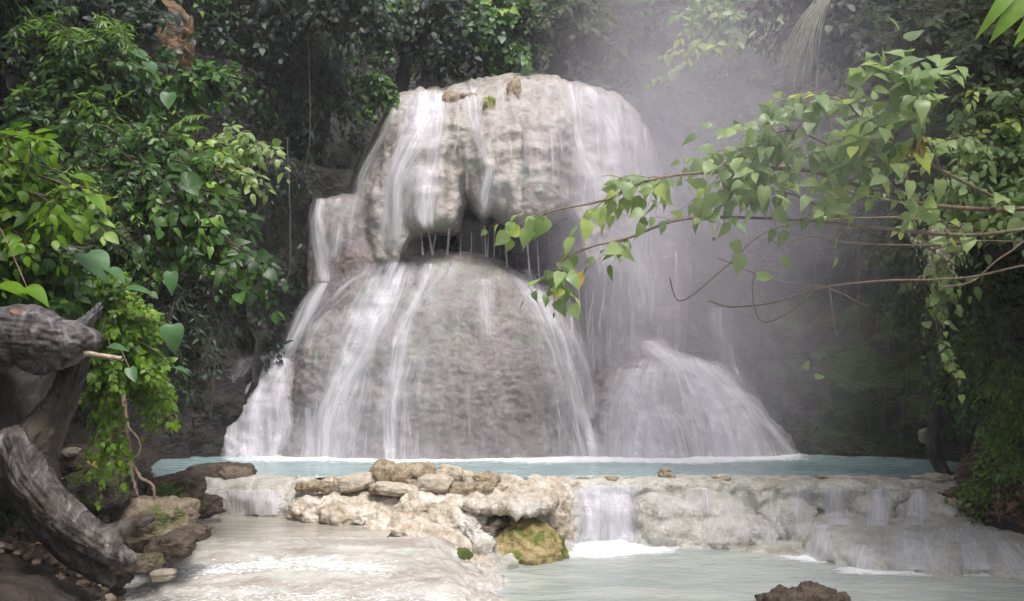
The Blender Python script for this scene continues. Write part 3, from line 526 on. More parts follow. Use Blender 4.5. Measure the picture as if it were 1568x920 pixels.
for p, d, par in [([(1225, 745, 50), (1225, 775, 54), (1228, 820, 56)], .5, L1), ([(1130, 745, 60), (1130, 790, 64), (1128, 832, 66)], .45, L1), ([(1480, 806, 60), (1490, 830, 70), (1500, 872, 80)], .6, L2), ([(1330, 832, 70), (1325, 850, 76), (1320, 876, 80)], .6, L2), ([(932, 742, 120), (932, 770, 120), (932, 848, 130)], .85, L1), ([(925, 745, 110), (925, 800, 110), (922, 846, 116)], .75, L1), ([(903, 744, 50), (904, 800, 54), (898, 848, 60)], 1.0, L1), ([(950, 744, 50), (954, 800, 54), (960, 846, 64)], 1.0, L1), ([(866, 758, 14), (864, 800, 12), (884, 848, 16)], .8, L1),
   ([(1080, 745, 30), (1082, 790, 34), (1086, 832, 40)], .5, L1), ([(1178, 748, 30), (1180, 790, 36), (1184, 832, 40)], .55, L1), ([(1278, 744, 50), (1280, 775, 52), (1284, 804, 56)], 1.0, L1), ([(1345, 746, 50), (1345, 775, 50), (1342, 804, 56)], .95, L1), ([(1402, 746, 40), (1402, 775, 44), (1404, 804, 50)], .95, L1),
   ([(1180, 742, 560), (1180, 780, 560), (1180, 830, 520)], .3, L1), ([(1020, 745, 160), (1020, 790, 170), (1010, 835, 150)], .3, L1),
   ([(1262, 800, 40), (1258, 830, 46), (1256, 858, 60)], 1.0, L2), ([(1395, 822, 90), (1395, 846, 100), (1400, 872, 110)], .9, L2), ([(1440, 805, 300), (1440, 830, 320), (1440, 872, 330)], .42, L2), ([(1530, 826, 50), (1545, 846, 56), (1560, 872, 60)], .6, L2),
   ([(385, 748, 120), (385, 765, 124), (385, 788, 130)], .55, L3), ([(415, 748, 34), (415, 765, 36), (416, 788, 40)], .7, L3)]:
    stream(LB, par, p, d, off=.02, rowpx=4)

OC = thing('rock_outcrop', 'tan and cream rock outcrop in the middle, carrying a pile of stones', 'rock outcrop', P(690, 870, 11))
def oc(name, blobs, m, label=None, vox=.024):
    mb = MB()
    for b in blobs: pblob(mb, *b)
    o = obj(name, displace(remesh(mb, name, vox), d_out), m, OC)
    if label: o['label'] = label
    return o
oc('rock_base', [(590, 787, 11.95, 140, 38, .75, 2.6), (500, 784, 11.6, 56, 22, .5, 2.4), (545, 786, 11.35, 66, 20, .45), (622, 800, 11.0, 58, 18, .4), (600, 808, 10.8, 42, 13, .3), (660, 759, 12.64, 255, 28, .36, 4), (690, 805, 11.6, 100, 56, .8), (750, 800, 11.9, 90, 58, .8, 2.6), (820, 800, 12.1, 60, 62, .7, 2.6),
   (680, 845, 10.6, 60, 32, .6), (640, 848, 10.5, 46, 24, .5), (715, 872, 10.1, 44, 22, .45), (665, 775, 11.2, 64, 20, .5), (700, 795, 11.0, 60, 22, .4), (790, 820, 11.3, 50, 46, .4), (760, 840, 10.9, 50, 40, .4), (660, 818, 10.7, 46, 14, .3)], M['outcrop'])
oc('rock_overhang', [(775, 772, 11.15, 74, 13, .6, 2.6), (800, 776, 10.8, 40, 14, .4, 2.4), (750, 778, 10.85, 34, 10, .3), (822, 770, 11.1, 24, 14, .4)], M['outcrop'], 'overhanging cream lip with a dark underside')
oc('rock_knob', [(766, 800, 10.75, 18, 12, .25), (750, 814, 10.65, 14, 12, .2)], M['brown_rock'], 'brown crumbly rock beneath the lip')
oc('yellow_bulge', [(814, 846, 10.7, 50, 36, .42), (800, 824, 10.8, 48, 30, .4), (842, 852, 10.75, 24, 28, .3), (780, 856, 10.5, 28, 22, .25)], M['yellow'], 'yellow mossy bulge under the overhang')
oc('white_flow', [(724, 812, 10.75, 20, 26, .3, 2, .3), (738, 842, 10.5, 26, 26, .32, 2, .4), (760, 866, 10.3, 30, 18, .3), (706, 796, 10.85, 18, 14, .25)], M['ledge'], 'smooth whitish flowstone tongue')
oc('moss_patch', [(708, 858, 10.05, 18, 18, .22, 2, .5), (694, 846, 10.2, 14, 9, .2), (720, 876, 9.95, 14, 9, .15), (704, 870, 9.98, 10, 12, .12)], M['moss'], 'bright green moss cushion')
def d_flow(v, n): return .05*fbm(v*2.2, 3)+.03*fbm(v*8, 3)-.02
rock('calcite_slab', [(715, 900, 9.2, 60, 16, .5, 2.2), (660, 912, 8.9, 80, 14, .45, 2.2), (690, 882, 9.7, 66, 18, .5), (742, 892, 9.5, 40, 14, .4), (620, 884, 9.5, 60, 12, .4, 2.2), (600, 905, 9.0, 50, 9, .4), (700, 925, 8.5, 80, 13, .4, 2.4), (650, 864, 10.0, 50, 14, .4)], M['ledge'], .022, d_out, 'flat whitish slab at the water edge below the mossy outcrop', 'rock')

def stone(px, py, rx, rz, Y, m, label, group=None, rough=1.0, name='stone', cat='stone', ry=None, rot=0.0, sub=3):
    s = Y/F; r = np.array([rx*s, (ry or (rx+rz)/2*s*1.1) if ry is None else ry, rz*s]); mb = MB(); n = 26
    blob(mb, (0, 0, 0), (1, 1, 1), 2.6, 0, n); v = np.concatenate(mb.v); sd_ = rnd.uniform(0, 99)
    v = v*(1+rough*(.22*fbm(v*1.1+sd_, 3)+.20*ridge(v*1.7+sd_, 4)+.09*fbm(v*5+sd_, 3)))[:, None]; v = v*r
    c, q = math.cos(rot), math.sin(rot); v = np.stack([v[:, 0]*c-v[:, 2]*q, v[:, 1], v[:, 0]*q+v[:, 2]*c], -1)
    o = obj(name, mesh(name, v+P(px, py, Y), np.concatenate(mb.f)), m); return tag(recentre(o), label, cat, group)
G = 'loose stones piled on the outcrop'
SL = [(588, 726, 19, 19, 11.75, 'stone', 'biggest pitted buff stone, at the peak of the pile'), (615, 727, 18, 15, 11.7, 'stone', 'pitted round stone just right of the peak stone'), (646, 724, 19, 14, 11.75, 'stone', 'dark pitted stone in the top row beside the white block'),
 (689, 727, 21, 13, 11.75, 'stone_pale', 'whitish block stone with smooth faces in the top row'), (714, 731, 11, 9, 11.8, 'stone_pale', 'small pale stone tucked behind the whitish block'), (745, 738, 18, 14, 11.7, 'stone', 'flat-layered grey-brown stone at the right end of the top row'),
 (547, 738, 24, 12, 11.7, 'stone_pale', 'long pale stone left of the peak stone'), (521, 741, 10, 10, 11.7, 'stone_pale', 'small upright cream stone left of the long pale stone'), (481, 744, 10, 9, 11.7, 'stone', 'tiny buff stone, second from the left end'),
 (500, 746, 10, 8, 11.6, 'stone', 'brown-edged stone between the tiny buff stone and the upright cream one'), (463, 745, 9, 7, 11.7, 'stone', 'dark brown stone at the far left end of the pile'), (667, 741, 24, 12, 11.5, 'stone_pale', 'long pointed cream stone lying in the front row'),
 (709, 751, 18, 12, 11.45, 'stone', 'squat tan stone in front of the whitish block'), (608, 749, 32, 8, 11.4, 'stone_pale', 'long flat stone in front, below the peak stone'), (576, 748, 11, 7, 11.4, 'stone', 'small tan stone left of the long flat one'),
 (634, 743, 12, 7, 11.55, 'stone', 'small stone wedged under the dark pitted stone'), (763, 746, 13, 7, 11.7, 'stone_pale', 'low pale stone at the right end of the pile'), (572, 740, 7, 6, 11.65, 'stone_pale', 'smallest pale pebble at the foot of the peak stone'),
 (738, 748, 15, 9, 11.5, 'stone', 'tan stone beneath the flat-layered stone'), (726, 736, 12, 8, 11.7, 'stone_pale', 'cream stone leaning on the flat-layered stone')]
for x, y, a, b, Y, m, lab in SL: stone(x, y, a, b, Y, M[m], lab, G, rot=rnd.uniform(-.25, .25))
for x, y, a, b, lab in [(1020, 735, 11, 5, 'lower stone of the little cairn on the ledge rim'), (1018, 728, 8, 4, 'capstone of the little cairn on the ledge rim'), (1104, 738, 13, 4, 'tan stone lying on the rim right of the little cairn'), (936, 740, 10, 3, 'thin brown stone on the rim beside the big cascade'), (1258, 738, 8, 2.5, 'thin grey chip of stone on the ledge rim'), (1203, 740, 10, 2.5, 'low dark stone on the rim in the middle of the ledge')]:
    stone(x, y-6.5, a, b+1, 12.5, M['stone_pale' if a > 12 else 'stone'], lab, 'stones left on the ledge rim')
rock('rock', [(1205, 915, 8.45, 34, 15, .25), (1240, 918, 8.4, 36, 22, .3), (1275, 924, 8.4, 26, 14, .2), (1172, 912, 8.5, 16, 8, .1)], M['brown_rock'], .012, d_out, 'dark brown pitted rock breaking the water at the bottom edge', 'rock')
BK = [(160, 748, 40, 34, 8.6, 'moss_rock', 'green mossy boulder behind the driftwood root'), (235, 800, 50, 34, 8.9, 'tan_rock', 'smooth tan boulder at the water edge beside the root'), (330, 733, 46, 20, 12.6, 'brown_rock', 'long brown rock at the left shore of the turquoise pool'),
 (362, 731, 20, 14, 12.4, 'tan_rock', 'knobbly tan rock at the tip of the left shore'), (120, 705, 30, 20, 8.8, 'brown_rock', 'dark brown rock above the mossy boulder'), (108, 692, 11, 6, 8.6, 'stone_pale', 'small pale stone on the dark brown rock'), (260, 838, 30, 18, 8.5, 'brown_rock', 'crumbly brown rock under the tan boulder'),
 (292, 817, 24, 11, 8.7, 'brown_rock', 'dark flat rock tip touching the shallow water'), (36, 852, 18, 14, 6.6, 'tan_rock', 'broken tan stone in the dark under the root'), (90, 900, 14, 12, 6.3, 'stone', 'reddish round stone half buried at the bottom left'), (270, 747, 36, 20, 11.0, 'brown_rock', 'brown bank rock behind the fern tuft'),
 (300, 775, 34, 16, 11.2, 'brown_rock', 'low brown rock beside the weir'), (215, 862, 26, 12, 8.2, 'tan_rock', 'low tan rock at the stream edge below the tan boulder'), (262, 772, 18, 10, 10.2, 'tan_rock', 'small tan rock between the boulder and the fern'), (250, 880, 16, 7, 7.9, 'stone_pale', 'pale pebble at the very edge of the stream')]
for x, y, a, b, Y, m, lab in BK: stone(x, y, a, b, Y, M[m], lab, None, name='rock' if a > 18 else 'stone', cat='rock' if a > 18 else 'stone', rough=1.1, rot=rnd.uniform(-.2, .2))
RB = [(1432, 735, 24, 9, 12.6, 'stone_pale', 'cream stone where the ledge meets the right bank'), (1465, 757, 20, 10, 12.3, 'tan_rock', 'brown stone embedded below the cream one on the right bank'), (1482, 757, 14, 12, 12.0, 'moss_rock', 'round olive stone on the right bank by the leaf litter'),
 (1455, 776, 22, 11, 12.0, 'stone_pale', 'pale stone at the right end of the long ledge'), (1500, 800, 18, 9, 11.6, 'brown_rock', 'dark stone at the foot of the leaf litter'), (1535, 802, 22, 8, 11.5, 'moss_rock', 'low mossy stone at the foot of the right bank'), (1422, 668, 13, 10, 14.4, 'tan_rock', 'pale knob of rock beside the trunk on the right bank'), (1428, 645, 14, 9, 14.6, 'moss_rock', 'mossy knob above the pale one by the trunk'), (1408, 733, 12, 5, 12.8, 'stone', 'small buff stone on the rim near the right bank')]
for x, y, a, b, Y, m, lab in RB: stone(x, y, a, b, Y, M[m], lab, None, rough=1.1, name='rock' if a > 17 else 'stone', cat='rock' if a > 17 else 'stone')
OY = world_bvh([cl], None).ray_cast(Vector((0, 0, CAMZ)), Vector(rays(262, 52)))[0].y
rock('rock', [(262, 52, OY, 26, 44, .45, 3), (250, 30, OY-.1, 24, 26, .4, 3), (275, 80, OY, 14, 30, .4, 3), (240, 70, OY, 20, 34, .4, 3)], M['ochre'], .04, lambda v, n: .16*ridge(v*1.6, 4)+.06*fbm(v*6, 3)-.06, 'ochre rock face showing through the leaves at the top left', 'rock')
# travertine lip features at the fall's rim are parts of it
for x, y, a, b, m, lab in [(691, 156, 10, 13, 'upper', 'tan knob hanging at the rim'), (750, 162, 7, 13, 'moss', 'yellow-green moss tuft below the rim'), (787, 143, 10, 18, 'upper', 'tan knob below the highest point of the rim'), (714, 150, 14, 6, 'upper', None)]:
    h = FB.ray_cast(Vector((0, 0, CAMZ)), Vector(rays(x, y))); Y = h[0].y if h[0] else 17.5
    o = stone(x, y, a, b, Y+.06, M['yellow' if m == 'moss' else 'stone'], 'x', None, rough=2.0, name='rim_knob', ry=.10); del o['label']; del o['category']
    o.parent = fall; o.location = Vector(o.location)-Vector(fall.location)
    if lab: o['label'] = lab
# ================================================================= LEAVES
LT = {'heart': [(0, 0, 0), (.22, -.09, .02), (.36, .05, .12), (.39, .25, .28), (.31, .5, .5), (.14, .78, .78), (0, 1, 1)],
      'broad': [(0, 0, 0), (.16, -.03, .02), (.29, .10, .13), (.33, .28, .30), (.26, .52, .52), (.11, .78, .78), (.03, .92, .92), (0, 1.06, 1.06)],
      'oval': [(0, 0, 0), (.17, .12, .12), (.27, .32, .32), (.26, .52, .52), (.15, .78, .78), (0, 1, 1)],
      'small': [(0, 0, 0), (.3, .3, .34), (.26, .62, .62), (0, 1, 1)], 'lance': [(0, 0, 0), (.09, .2, .2), (.11, .45, .45), (.06, .75, .75), (0, 1, 1)],
      'tri': [(0, 0, 0), (.28, .42, .45), (0, 1, 1)]}
def leaves(mb, pos, dr, nrm, size, kind='oval', fold=.16, droop=.22, pet=0.0, val=None):
    """pos: leaf base, dr: base-to-tip, nrm: rough face normal; arrays of N"""
    pos = np.asarray(pos, float); N = len(pos)
    if N == 0: return
    dr = np.asarray(dr, float); dr = dr/(np.linalg.norm(dr, axis=1)[:, None]+1e-9); s = np.cross(dr, nrm); s /= np.linalg.norm(s, axis=1)[:, None]+1e-9; u = np.cross(s, dr)
    T = LT[kind]; V = []
    for w, ys, ym in T: V += [(-w, ys, fold*w-droop*ys*ys), (0, ym, -droop*ym*ym), (w, ys, fold*w-droop*ys*ys)]
    V = np.array(V); wv = 1+.18*rng.normal(size=(N, 1, 1)); sz = np.asarray(size).reshape(-1, 1, 1)*np.ones((N, 1, 1))
    curl = rng.normal(0, .2, (N, 1)); z = V[None, :, 2]+curl*V[None, :, 1]**2+rng.normal(0, .3, (N, 1))*V[None, :, 0]*V[None, :, 1]
    P3 = pos[:, None]+sz*((V[None, :, 0:1]*wv)*s[:, None]+V[None, :, 1:2]*dr[:, None]+z[..., None]*u[:, None])
    f = grid_faces(len(T), 3); nv = len(V); Fc = (f[None]+(np.arange(N)*nv)[:, None, None]).reshape(-1, 4)
    a = np.repeat(np.clip(rng.beta(2, 2, N) if val is None else val, 0, 1), nv); mb.add(P3, Fc, a)
def unit(v): return v/(np.linalg.norm(v, axis=-1, keepdims=True)+1e-9)

def sprig(L, TW, base, d, length, n, size, kind, droop=.5, bend=.25, r0=.006, up=(0, -.55, .85), k=3):
    """one leafy twig; L collects leaves, TW the twig"""
    d = unit(np.asarray(d, float)); m = 7; t = np.linspace(0, 1, m)[:, None]; side = unit(rng.normal(size=3))
    pts = base+d*length*t+np.array([0, 0, -droop*length])*t**2+side*bend*length*t**2*.5
    tube(TW, pts, np.linspace(r0, r0*.35, m), k)
    q = np.linspace(.18, 1, n)+rng.normal(0, .02, n); q = np.clip(q, 0, 1); idx = q*(m-1); i = np.minimum(idx.astype(int), m-2); f = (idx-i)[:, None]
    pos = pts[i]*(1-f)+pts[i+1]*f; tg = unit(pts[i+1]-pts[i]); up = np.asarray(up, float)+rng.normal(0, .42, (n, 3)); sd = np.cross(tg, up); sgn = np.where(np.arange(n) % 2, 1, -1)[:, None]
    dr = tg*rng.uniform(.35, .9, (n, 1))+unit(sd)*sgn*rng.uniform(.6, 1, (n, 1))+np.array([0, 0, -1])*rng.uniform(.05, .55, (n, 1)); dr[-1] = tg[-1]+[0, 0, -.3]
    L.append((pos+unit(dr)*size*.22, dr, up, size*np.clip(rng.normal(1, .3, n), .35, 1.7)*(1-.25*q), np.clip(rng.beta(2, 2.4)+rng.normal(0, .14, n), 0, 1)))
def flush(L, mb, kind, **kw):
    if L: leaves(mb, np.concatenate([a[0] for a in L]), np.concatenate([a[1] for a in L]), np.concatenate([a[2] for a in L]), np.concatenate([a[3] for a in L]), kind, val=np.concatenate([a[4] for a in L]), **kw)

def shrub(name, label, cat, root, ell, nst, ntw, nleaf, size, kind, m, bark='bark', group=None, droop=.5, tl=.55, out=(.35, -.5, .1), stem_name='stem', fol='foliage', fill=1.0, thick=.03, trunk=None):
    """ell: list of (px,py,rx,ry,Y,dY) lobes that the stems reach into"""
    root = np.asarray(root, float); t = thing(name, label, cat, root, group); ST_ = MB(); TW = MB(); L = []
    area = np.array([e[2]*e[3] for e in ell], float); area /= area.sum(); out = np.array(out)
    if trunk: tube(ST_, spline([root]+trunk, 14), np.linspace(thick*3, thick*1.6, 14), 8); root = np.asarray(trunk[-1])
    for k in range(nst):
        e = ell[rng.choice(len(ell), p=area)]; a = rng.uniform(0, 2*math.pi); r = math.sqrt(rng.uniform(.05, 1))
        tip = P(e[0]+e[2]*r*math.cos(a), e[1]+e[3]*r*math.sin(a), e[4]+rng.uniform(-1, 1)*e[5])
        mid = root*.45+tip*.55+np.array([0, 0, .16])*np.linalg.norm(tip-root)+rng.normal(0, .08, 3); s = spline([root, mid, tip], 12)
        tube(ST_, s, np.linspace(thick, thick*.22, 12), 5)
        for j in range(ntw):
            q = rng.uniform(.35, 1); i = q*11; b = s[int(min(i, 10))]+(s[min(int(i)+1, 11)]-s[int(min(i, 10))])*(i-int(i))
            tg = unit(s[min(int(i)+1, 11)]-s[max(int(i)-1, 0)]); d = tg*.5+out+rng.normal(0, .55, 3)
            sprig(L, TW, b, d, tl*rng.uniform(.6, 1.3), nleaf, size, kind, droop)
    fo = MB(); flush(L, fo, kind); obj(fol, fo.mesh(fol), M[m], t)
    st = obj(stem_name, ST_.mesh(stem_name), M[bark], t); obj('twig', TW.mesh('twig'), M[bark], t); return t

LC = world_bvh([cl], None); 
# ---- left bank and cliff, far to near
def PY(x, y, Y): return P(x, y, Y)
shrub('cliff_shrub', 'dark leafy shrub high on the left cliff above the ochre rock', 'shrub', P(150, 60, 12.5), [(120, 40, 150, 70, 11.2, .7), (30, 120, 90, 60, 10.8, .6)], 34, 9, 11, .16, 'oval', 'leaf_dark', tl=.6)
shrub('cliff_shrub', 'mid green shrub spreading across the upper left slope below the ochre rock', 'shrub', P(60, 220, 11.8), [(170, 110, 80, 70, 10.4, .6), (235, 165, 70, 60, 10.2, .5), (95, 180, 95, 60, 10.2, .6)], 46, 9, 12, .135, 'oval', 'leaf', tl=.5)
shrub('cliff_shrub', 'big green bush arching out towards the falls on the left', 'shrub', P(90, 330, 10.8), [(250, 235, 80, 55, 9.4, .5), (300, 290, 70, 50, 9.2, .5), (340, 350, 60, 42, 9.1, .4), (380, 405, 36, 34, 9.0, .3), (290, 370, 70, 40, 9.3, .5), (215, 310, 80, 60, 9.6, .5)], 76, 9, 12, .135, 'oval', 'leaf', tl=.45, droop=.7)
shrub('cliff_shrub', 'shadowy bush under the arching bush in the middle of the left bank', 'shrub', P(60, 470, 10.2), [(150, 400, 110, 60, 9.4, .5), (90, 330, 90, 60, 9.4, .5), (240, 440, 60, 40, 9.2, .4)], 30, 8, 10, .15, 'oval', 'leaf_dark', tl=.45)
shrub('leafy_bush', 'near bush with jagged bright leaves at the left edge, middle height', 'shrub', P(-120, 420, 7.2), [(40, 240, 70, 40, 6.4, .3), (110, 290, 46, 40, 6.3, .3), (30, 320, 60, 50, 6.4, .3)], 22, 7, 10, .115, 'oval', 'leaf_bright', tl=.36, droop=.6)
shrub('leafy_bush', 'near dark bush at the left edge behind the driftwood head', 'shrub', P(-100, 520, 7.4), [(40, 400, 80, 50, 6.9, .3), (110, 430, 60, 36, 6.8, .3)], 20, 7, 10, .12, 'oval', 'leaf', tl=.36, droop=.6)
shrub('leafy_sprig', 'isolated leafy sprig against the dark gorge, upper one of two', 'sprig', P(230, 190, 11.0), [(350, 112, 34, 16, 10.0, .2), (330, 150, 28, 24, 10.0, .2)], 9, 6, 9, .135, 'oval', 'leaf', tl=.3, thick=.016)
shrub('leafy_sprig', 'isolated leafy sprig hanging against the dark gorge, lower one of two', 'sprig', P(270, 290, 10.4), [(405, 215, 26, 14, 9.4, .2), (382, 248, 24, 24, 9.4, .2)], 8, 6, 9, .135, 'oval', 'leaf_mist', tl=.3, thick=.016)
shrub('trailing_creeper', 'bright yellow-green small-leaved creeper tumbling down behind the driftwood', 'creeper', P(120, 470, 7.6), [(185, 480, 40, 28, 6.9, .25), (215, 540, 34, 36, 6.8, .2), (165, 540, 30, 50, 6.8, .2)], 40, 9, 14, .058, 'heart', 'leaf_bright', tl=.22, droop=.5, thick=.008, bark='vine')
shrub('trailing_creeper', 'thin tail of creeper leaves dangling down the bank below the bright creeper', 'creeper', P(150, 600, 7.5), [(160, 620, 14, 50, 6.95, .15), (165, 690, 10, 30, 7.0, .1), (245, 590, 12, 34, 7.2, .1)], 18, 6, 11, .052, 'heart', 'leaf_bright', tl=.2, droop=1.1, thick=.006, bark='vine')
shrub('cliff_shrub', 'dark fernlike growth hanging on the bank right of the bright creeper', 'shrub', P(200, 560, 9.6), [(290, 470, 50, 40, 8.9, .3), (265, 560, 40, 60, 8.9, .3), (330, 430, 40, 30, 9.0, .3)], 26, 8, 14, .10, 'lance', 'leaf_dark', tl=.4, droop=.8)
shrub('cliff_shrub', 'dim bush low on the left bank under the driftwood', 'shrub', P(-40, 760, 7.6), [(10, 720, 50, 60, 6.9, .3), (20, 800, 40, 30, 6.6, .2)], 14, 6, 10, .09, 'oval', 'leaf_dark', tl=.3)

shrub('narrow_leaf_shrub', 'narrow-leaved yellowish shrub woven through the upper left slope', 'shrub', P(60, 200, 11.4), [(130, 200, 90, 50, 9.9, .3), (60, 60, 80, 40, 10.2, .3), (180, 60, 50, 30, 10.0, .3)], 22, 7, 16, .15, 'lance', 'fern', tl=.5)
shrub('broad_leaf_shrub', 'shrub with larger heart-shaped leaves on the lower edge of the arching bush', 'shrub', P(120, 380, 9.8), [(330, 330, 60, 40, 8.8, .3), (380, 400, 34, 24, 8.7, .2), (250, 270, 60, 40, 8.9, .3), (320, 270, 30, 30, 8.9, .2)], 16, 5, 6, .165, 'heart', 'leaf', tl=.4, droop=.8)
shrub('cliff_shrub', 'fine-leaved dull shrub between the near bush and the driftwood', 'shrub', P(-40, 460, 8.2), [(80, 380, 80, 50, 7.6, .3), (150, 340, 50, 40, 7.8, .3)], 18, 8, 14, .075, 'oval', 'leaf_moss', tl=.34)
shrub('cliff_fern_bush', 'feathery fern-like bush in the middle of the left bank', 'shrub', P(60, 330, 10.6), [(180, 270, 70, 40, 9.0, .3), (290, 400, 50, 30, 8.9, .2), (200, 370, 50, 40, 9.0, .3)], 20, 7, 20, .09, 'lance', 'leaf', tl=.45, droop=.6)
# single big leaves that stand out in the photograph
def big_leaf_plant(label, root, ls, m='leaf_big', cat='plant', name='broad_leaf_plant', group=None, kind='heart'):
    t = thing(name, label, cat, root, group); root = np.asarray(root)
    for (x, y, Y, w, ang, tilt) in ls:
        c = P(x, y, Y); sz = w*Y/F; a = R(ang); d = np.array([math.cos(a), -.25, math.sin(a)]); n = np.array([0.1, -math.cos(R(tilt)), math.sin(R(tilt))])
        mb = MB(); leaves(mb, [c-unit(d)*sz*.5], [d], [n], sz, kind, fold=.2, droop=.18, val=np.array([rnd.uniform(.3, .7)])); me = mb.mesh('leaf'); o = obj('leaf', me, M[m], t)
        sub = o.modifiers.new('s', 'SUBSURF'); sub.levels = 1; sub.render_levels = 1
        st = MB(); b = c-unit(d)*sz*.48; tube(st, spline([root, root*.4+b*.6+np.array([0, 0, .06]), b], 8), .004, 4); obj('stalk', st.mesh('stalk'), M['vine'], t)
    return t
big_leaf_plant('cluster of broad heart-shaped leaves just above and beside the driftwood tip', P(150, 500, 7.0), [(262, 433, 6.6, 36, -80, 55), (214, 444, 6.5, 52, -8, 70), (150, 402, 6.5, 56, -35, 65), (265, 517, 6.4, 42, -75, 50), (183, 533, 6.3, 36, -10, 60), (203, 575, 6.3, 28, -60, 45), (281, 571, 6.5, 34, -30, 80), (130, 415, 6.6, 46, -150, 65), (180, 420, 6.6, 40, -30, 75)])
big_leaf_plant('three pale broad leaves catching light on the upper left slope', P(190, 150, 10.6), [(217, 84, 9.8, 34, -30, 65), (258, 156, 9.7, 34, -80, 55), (232, 103, 9.7, 26, -50, 65)])
big_leaf_plant('long drooping broad leaves at the far left edge', P(-60, 250, 6.6), [(50, 212, 5.9, 74, -12, 75), (130, 278, 5.8, 50, -30, 70), (152, 310, 5.8, 44, -35, 70), (20, 440, 5.7, 60, -8, 70), (58, 447, 5.7, 46, -20, 65), (122, 342, 6.0, 50, -30, 75)], 'leaf_bright')
def fern(label, root, fr, m='fern', name='fern', sc=1.0, cat='fern'):
    t = thing(name, label, cat, root)
    for tip, arch in fr:
        root_ = np.asarray(root); tip = np.asarray(tip); L = np.linalg.norm(tip-root_); s = spline([root_, (root_+tip)/2+np.array([0, 0, arch*L]), tip], 26); mb = MB(); tube(mb, s, np.linspace(.005, .001, 26), 3, .8)
        tg = unit(np.gradient(s, axis=0)); up = np.array([0, -.5, 1.0]); sd = unit(np.cross(tg, up)); ln = L*.22*sc*np.sin(np.linspace(.35, math.pi-.12, 26))
        for sg in (-1, 1): leaves(mb, s, sd*sg+tg*.35+np.array([0, 0, -.15]), np.tile(up, (26, 1)), ln, 'lance')
        obj('frond', mb.mesh('frond'), M[m], t)
fern('small yellow-green fern frond lit up on the left slope', P(262, 195, 9.6), [(P(326, 178, 9.3), .12), (P(318, 196, 9.3), .05), (P(300, 214, 9.3), .0)])
fr = P(262, 775, 9.8)
fern('small bright fern tuft between the brown rocks at the shore', fr, [(fr+np.array([a, -.12, h]), .25) for a, h in [(-.22, .22), (-.1, .3), (.06, .3), (.18, .22), (.27, .12), (-.28, .08), (.0, .2)]], sc=.9)
fr = P(300, 500, 9.9)

# hanging lianas and roots on the left bank
def cord(name, label, cat, paths, rads, m, group=None):
    mb = MB()
    for p, r in zip(paths, rads): tube(mb, spline([P(*q) for q in p], 40)+.008*fbm(np.linspace(0, 9, 40)[:, None]+np.array([[rnd.uniform(0, 99), 0, 3]]), 3)[:, None]*np.array([1, 1, .3]), np.linspace(r, r*.7, 40), 7)
    return tag(obj(name, mb.mesh(name), M[m]), label, cat, group)
cord('liana', 'pale liana running down to the bank behind the mossy boulder', 'vine', [[(188, 570, 8.6), (192, 640, 8.5), (198, 690, 8.5), (204, 735, 8.5), (210, 758, 8.5)]], [.024], 'vine')
cord('liana', 'thin liana bent into a hanging loop beside the straight one', 'vine', [[(190, 590, 8.6), (196, 650, 8.4), (212, 672, 8.4), (212, 695, 8.4), (196, 704, 8.4), (178, 698, 8.45)]], [.012], 'vine')
cord('liana', 'crooked root rising from the bank right of the lianas', 'vine', [[(198, 700, 8.7), (214, 730, 8.7), (232, 742, 8.7), (238, 764, 8.7)]], [.022], 'vine')

# ---- driftwood
DW = thing('driftwood_stump', 'weathered grey driftwood stump with a twisted root reaching down to the bank', 'driftwood', P(150, 890, 5.4))
def wood(name, paths, m, vox=.011, label=None, amp=1.0):
    mb = MB()
    for pts in paths:
        c = np.array([P(x, y, Y) for x, y, Y, r in pts]); rr = np.array([[r*Y/F] for x, y, Y, r in pts]); s = spline(np.hstack([c, rr]), 60); tube(mb, s[:, :3], s[:, 3], 18)
        for e in (0, -1): blob(mb, s[e, :3], (s[e, 3]*.98,)*3, 2, 0, 14)
    me = remesh(mb, name, vox, 3)
    v = getv(me); mainp = max(paths, key=len); c = np.array([P(x, y, Y) for x, y, Y, r in mainp]); s = spline(c, 80); tg = unit(np.gradient(s, axis=0))
    idx = np.array([int(np.argmin(((s-q)**2).sum(1))) for q in v[::1]]); al = idx/80*6; n = getn(me)
    rel = v-s[idx]; rad = rel-(rel*tg[idx]).sum(1)[:, None]*tg[idx]; ru = unit(rad); g = np.stack([ru[:, 0]*3.2, ru[:, 2]*3.2, al*.8+ru[:, 1]*2], -1)
    g2_ = g*np.array([2.6, 2.6, .5]); d = amp*(.016*ridge(g2_, 4)+.020*ridge(g*.8+4, 2)+.018*fbm(v*4, 3)+.004*fbm(v*30, 2)-.02); me.vertices.foreach_set('co', (v+n*d[:, None]).astype(np.float32).ravel()); me.update(); me.polygons.foreach_set('use_smooth', np.ones(len(me.polygons), bool))
    o = obj(name, me, M[m], DW)
    if label: o['label'] = label
    return o
wood('stump_head', [[(-120, 520, 5.6, 58), (-40, 522, 5.45, 54), (30, 516, 5.35, 44), (80, 520, 5.3, 37), (118, 522, 5.3, 29), (138, 520, 5.32, 20)], [(10, 500, 5.4, 30), (50, 488, 5.35, 24), (90, 500, 5.35, 16)], [(60, 545, 5.35, 30), (110, 540, 5.3, 18)]], 'drift', label='grey weathered head with holes and a blunt tip')
wood('broken_horn', [[(112, 508, 5.42, 16), (134, 492, 5.42, 12), (148, 476, 5.42, 9), (152, 466, 5.42, 5)], [(120, 500, 5.42, 10), (138, 482, 5.42, 8)]], 'drift', .008)
wood('trunk_neck', [[(118, 538, 5.4, 18), (110, 575, 5.45, 19), (92, 620, 5.5, 24), (66, 660, 5.5, 32), (44, 700, 5.48, 40), (50, 730, 5.45, 38)]], 'driftdark', label='dark brown neck under the head')
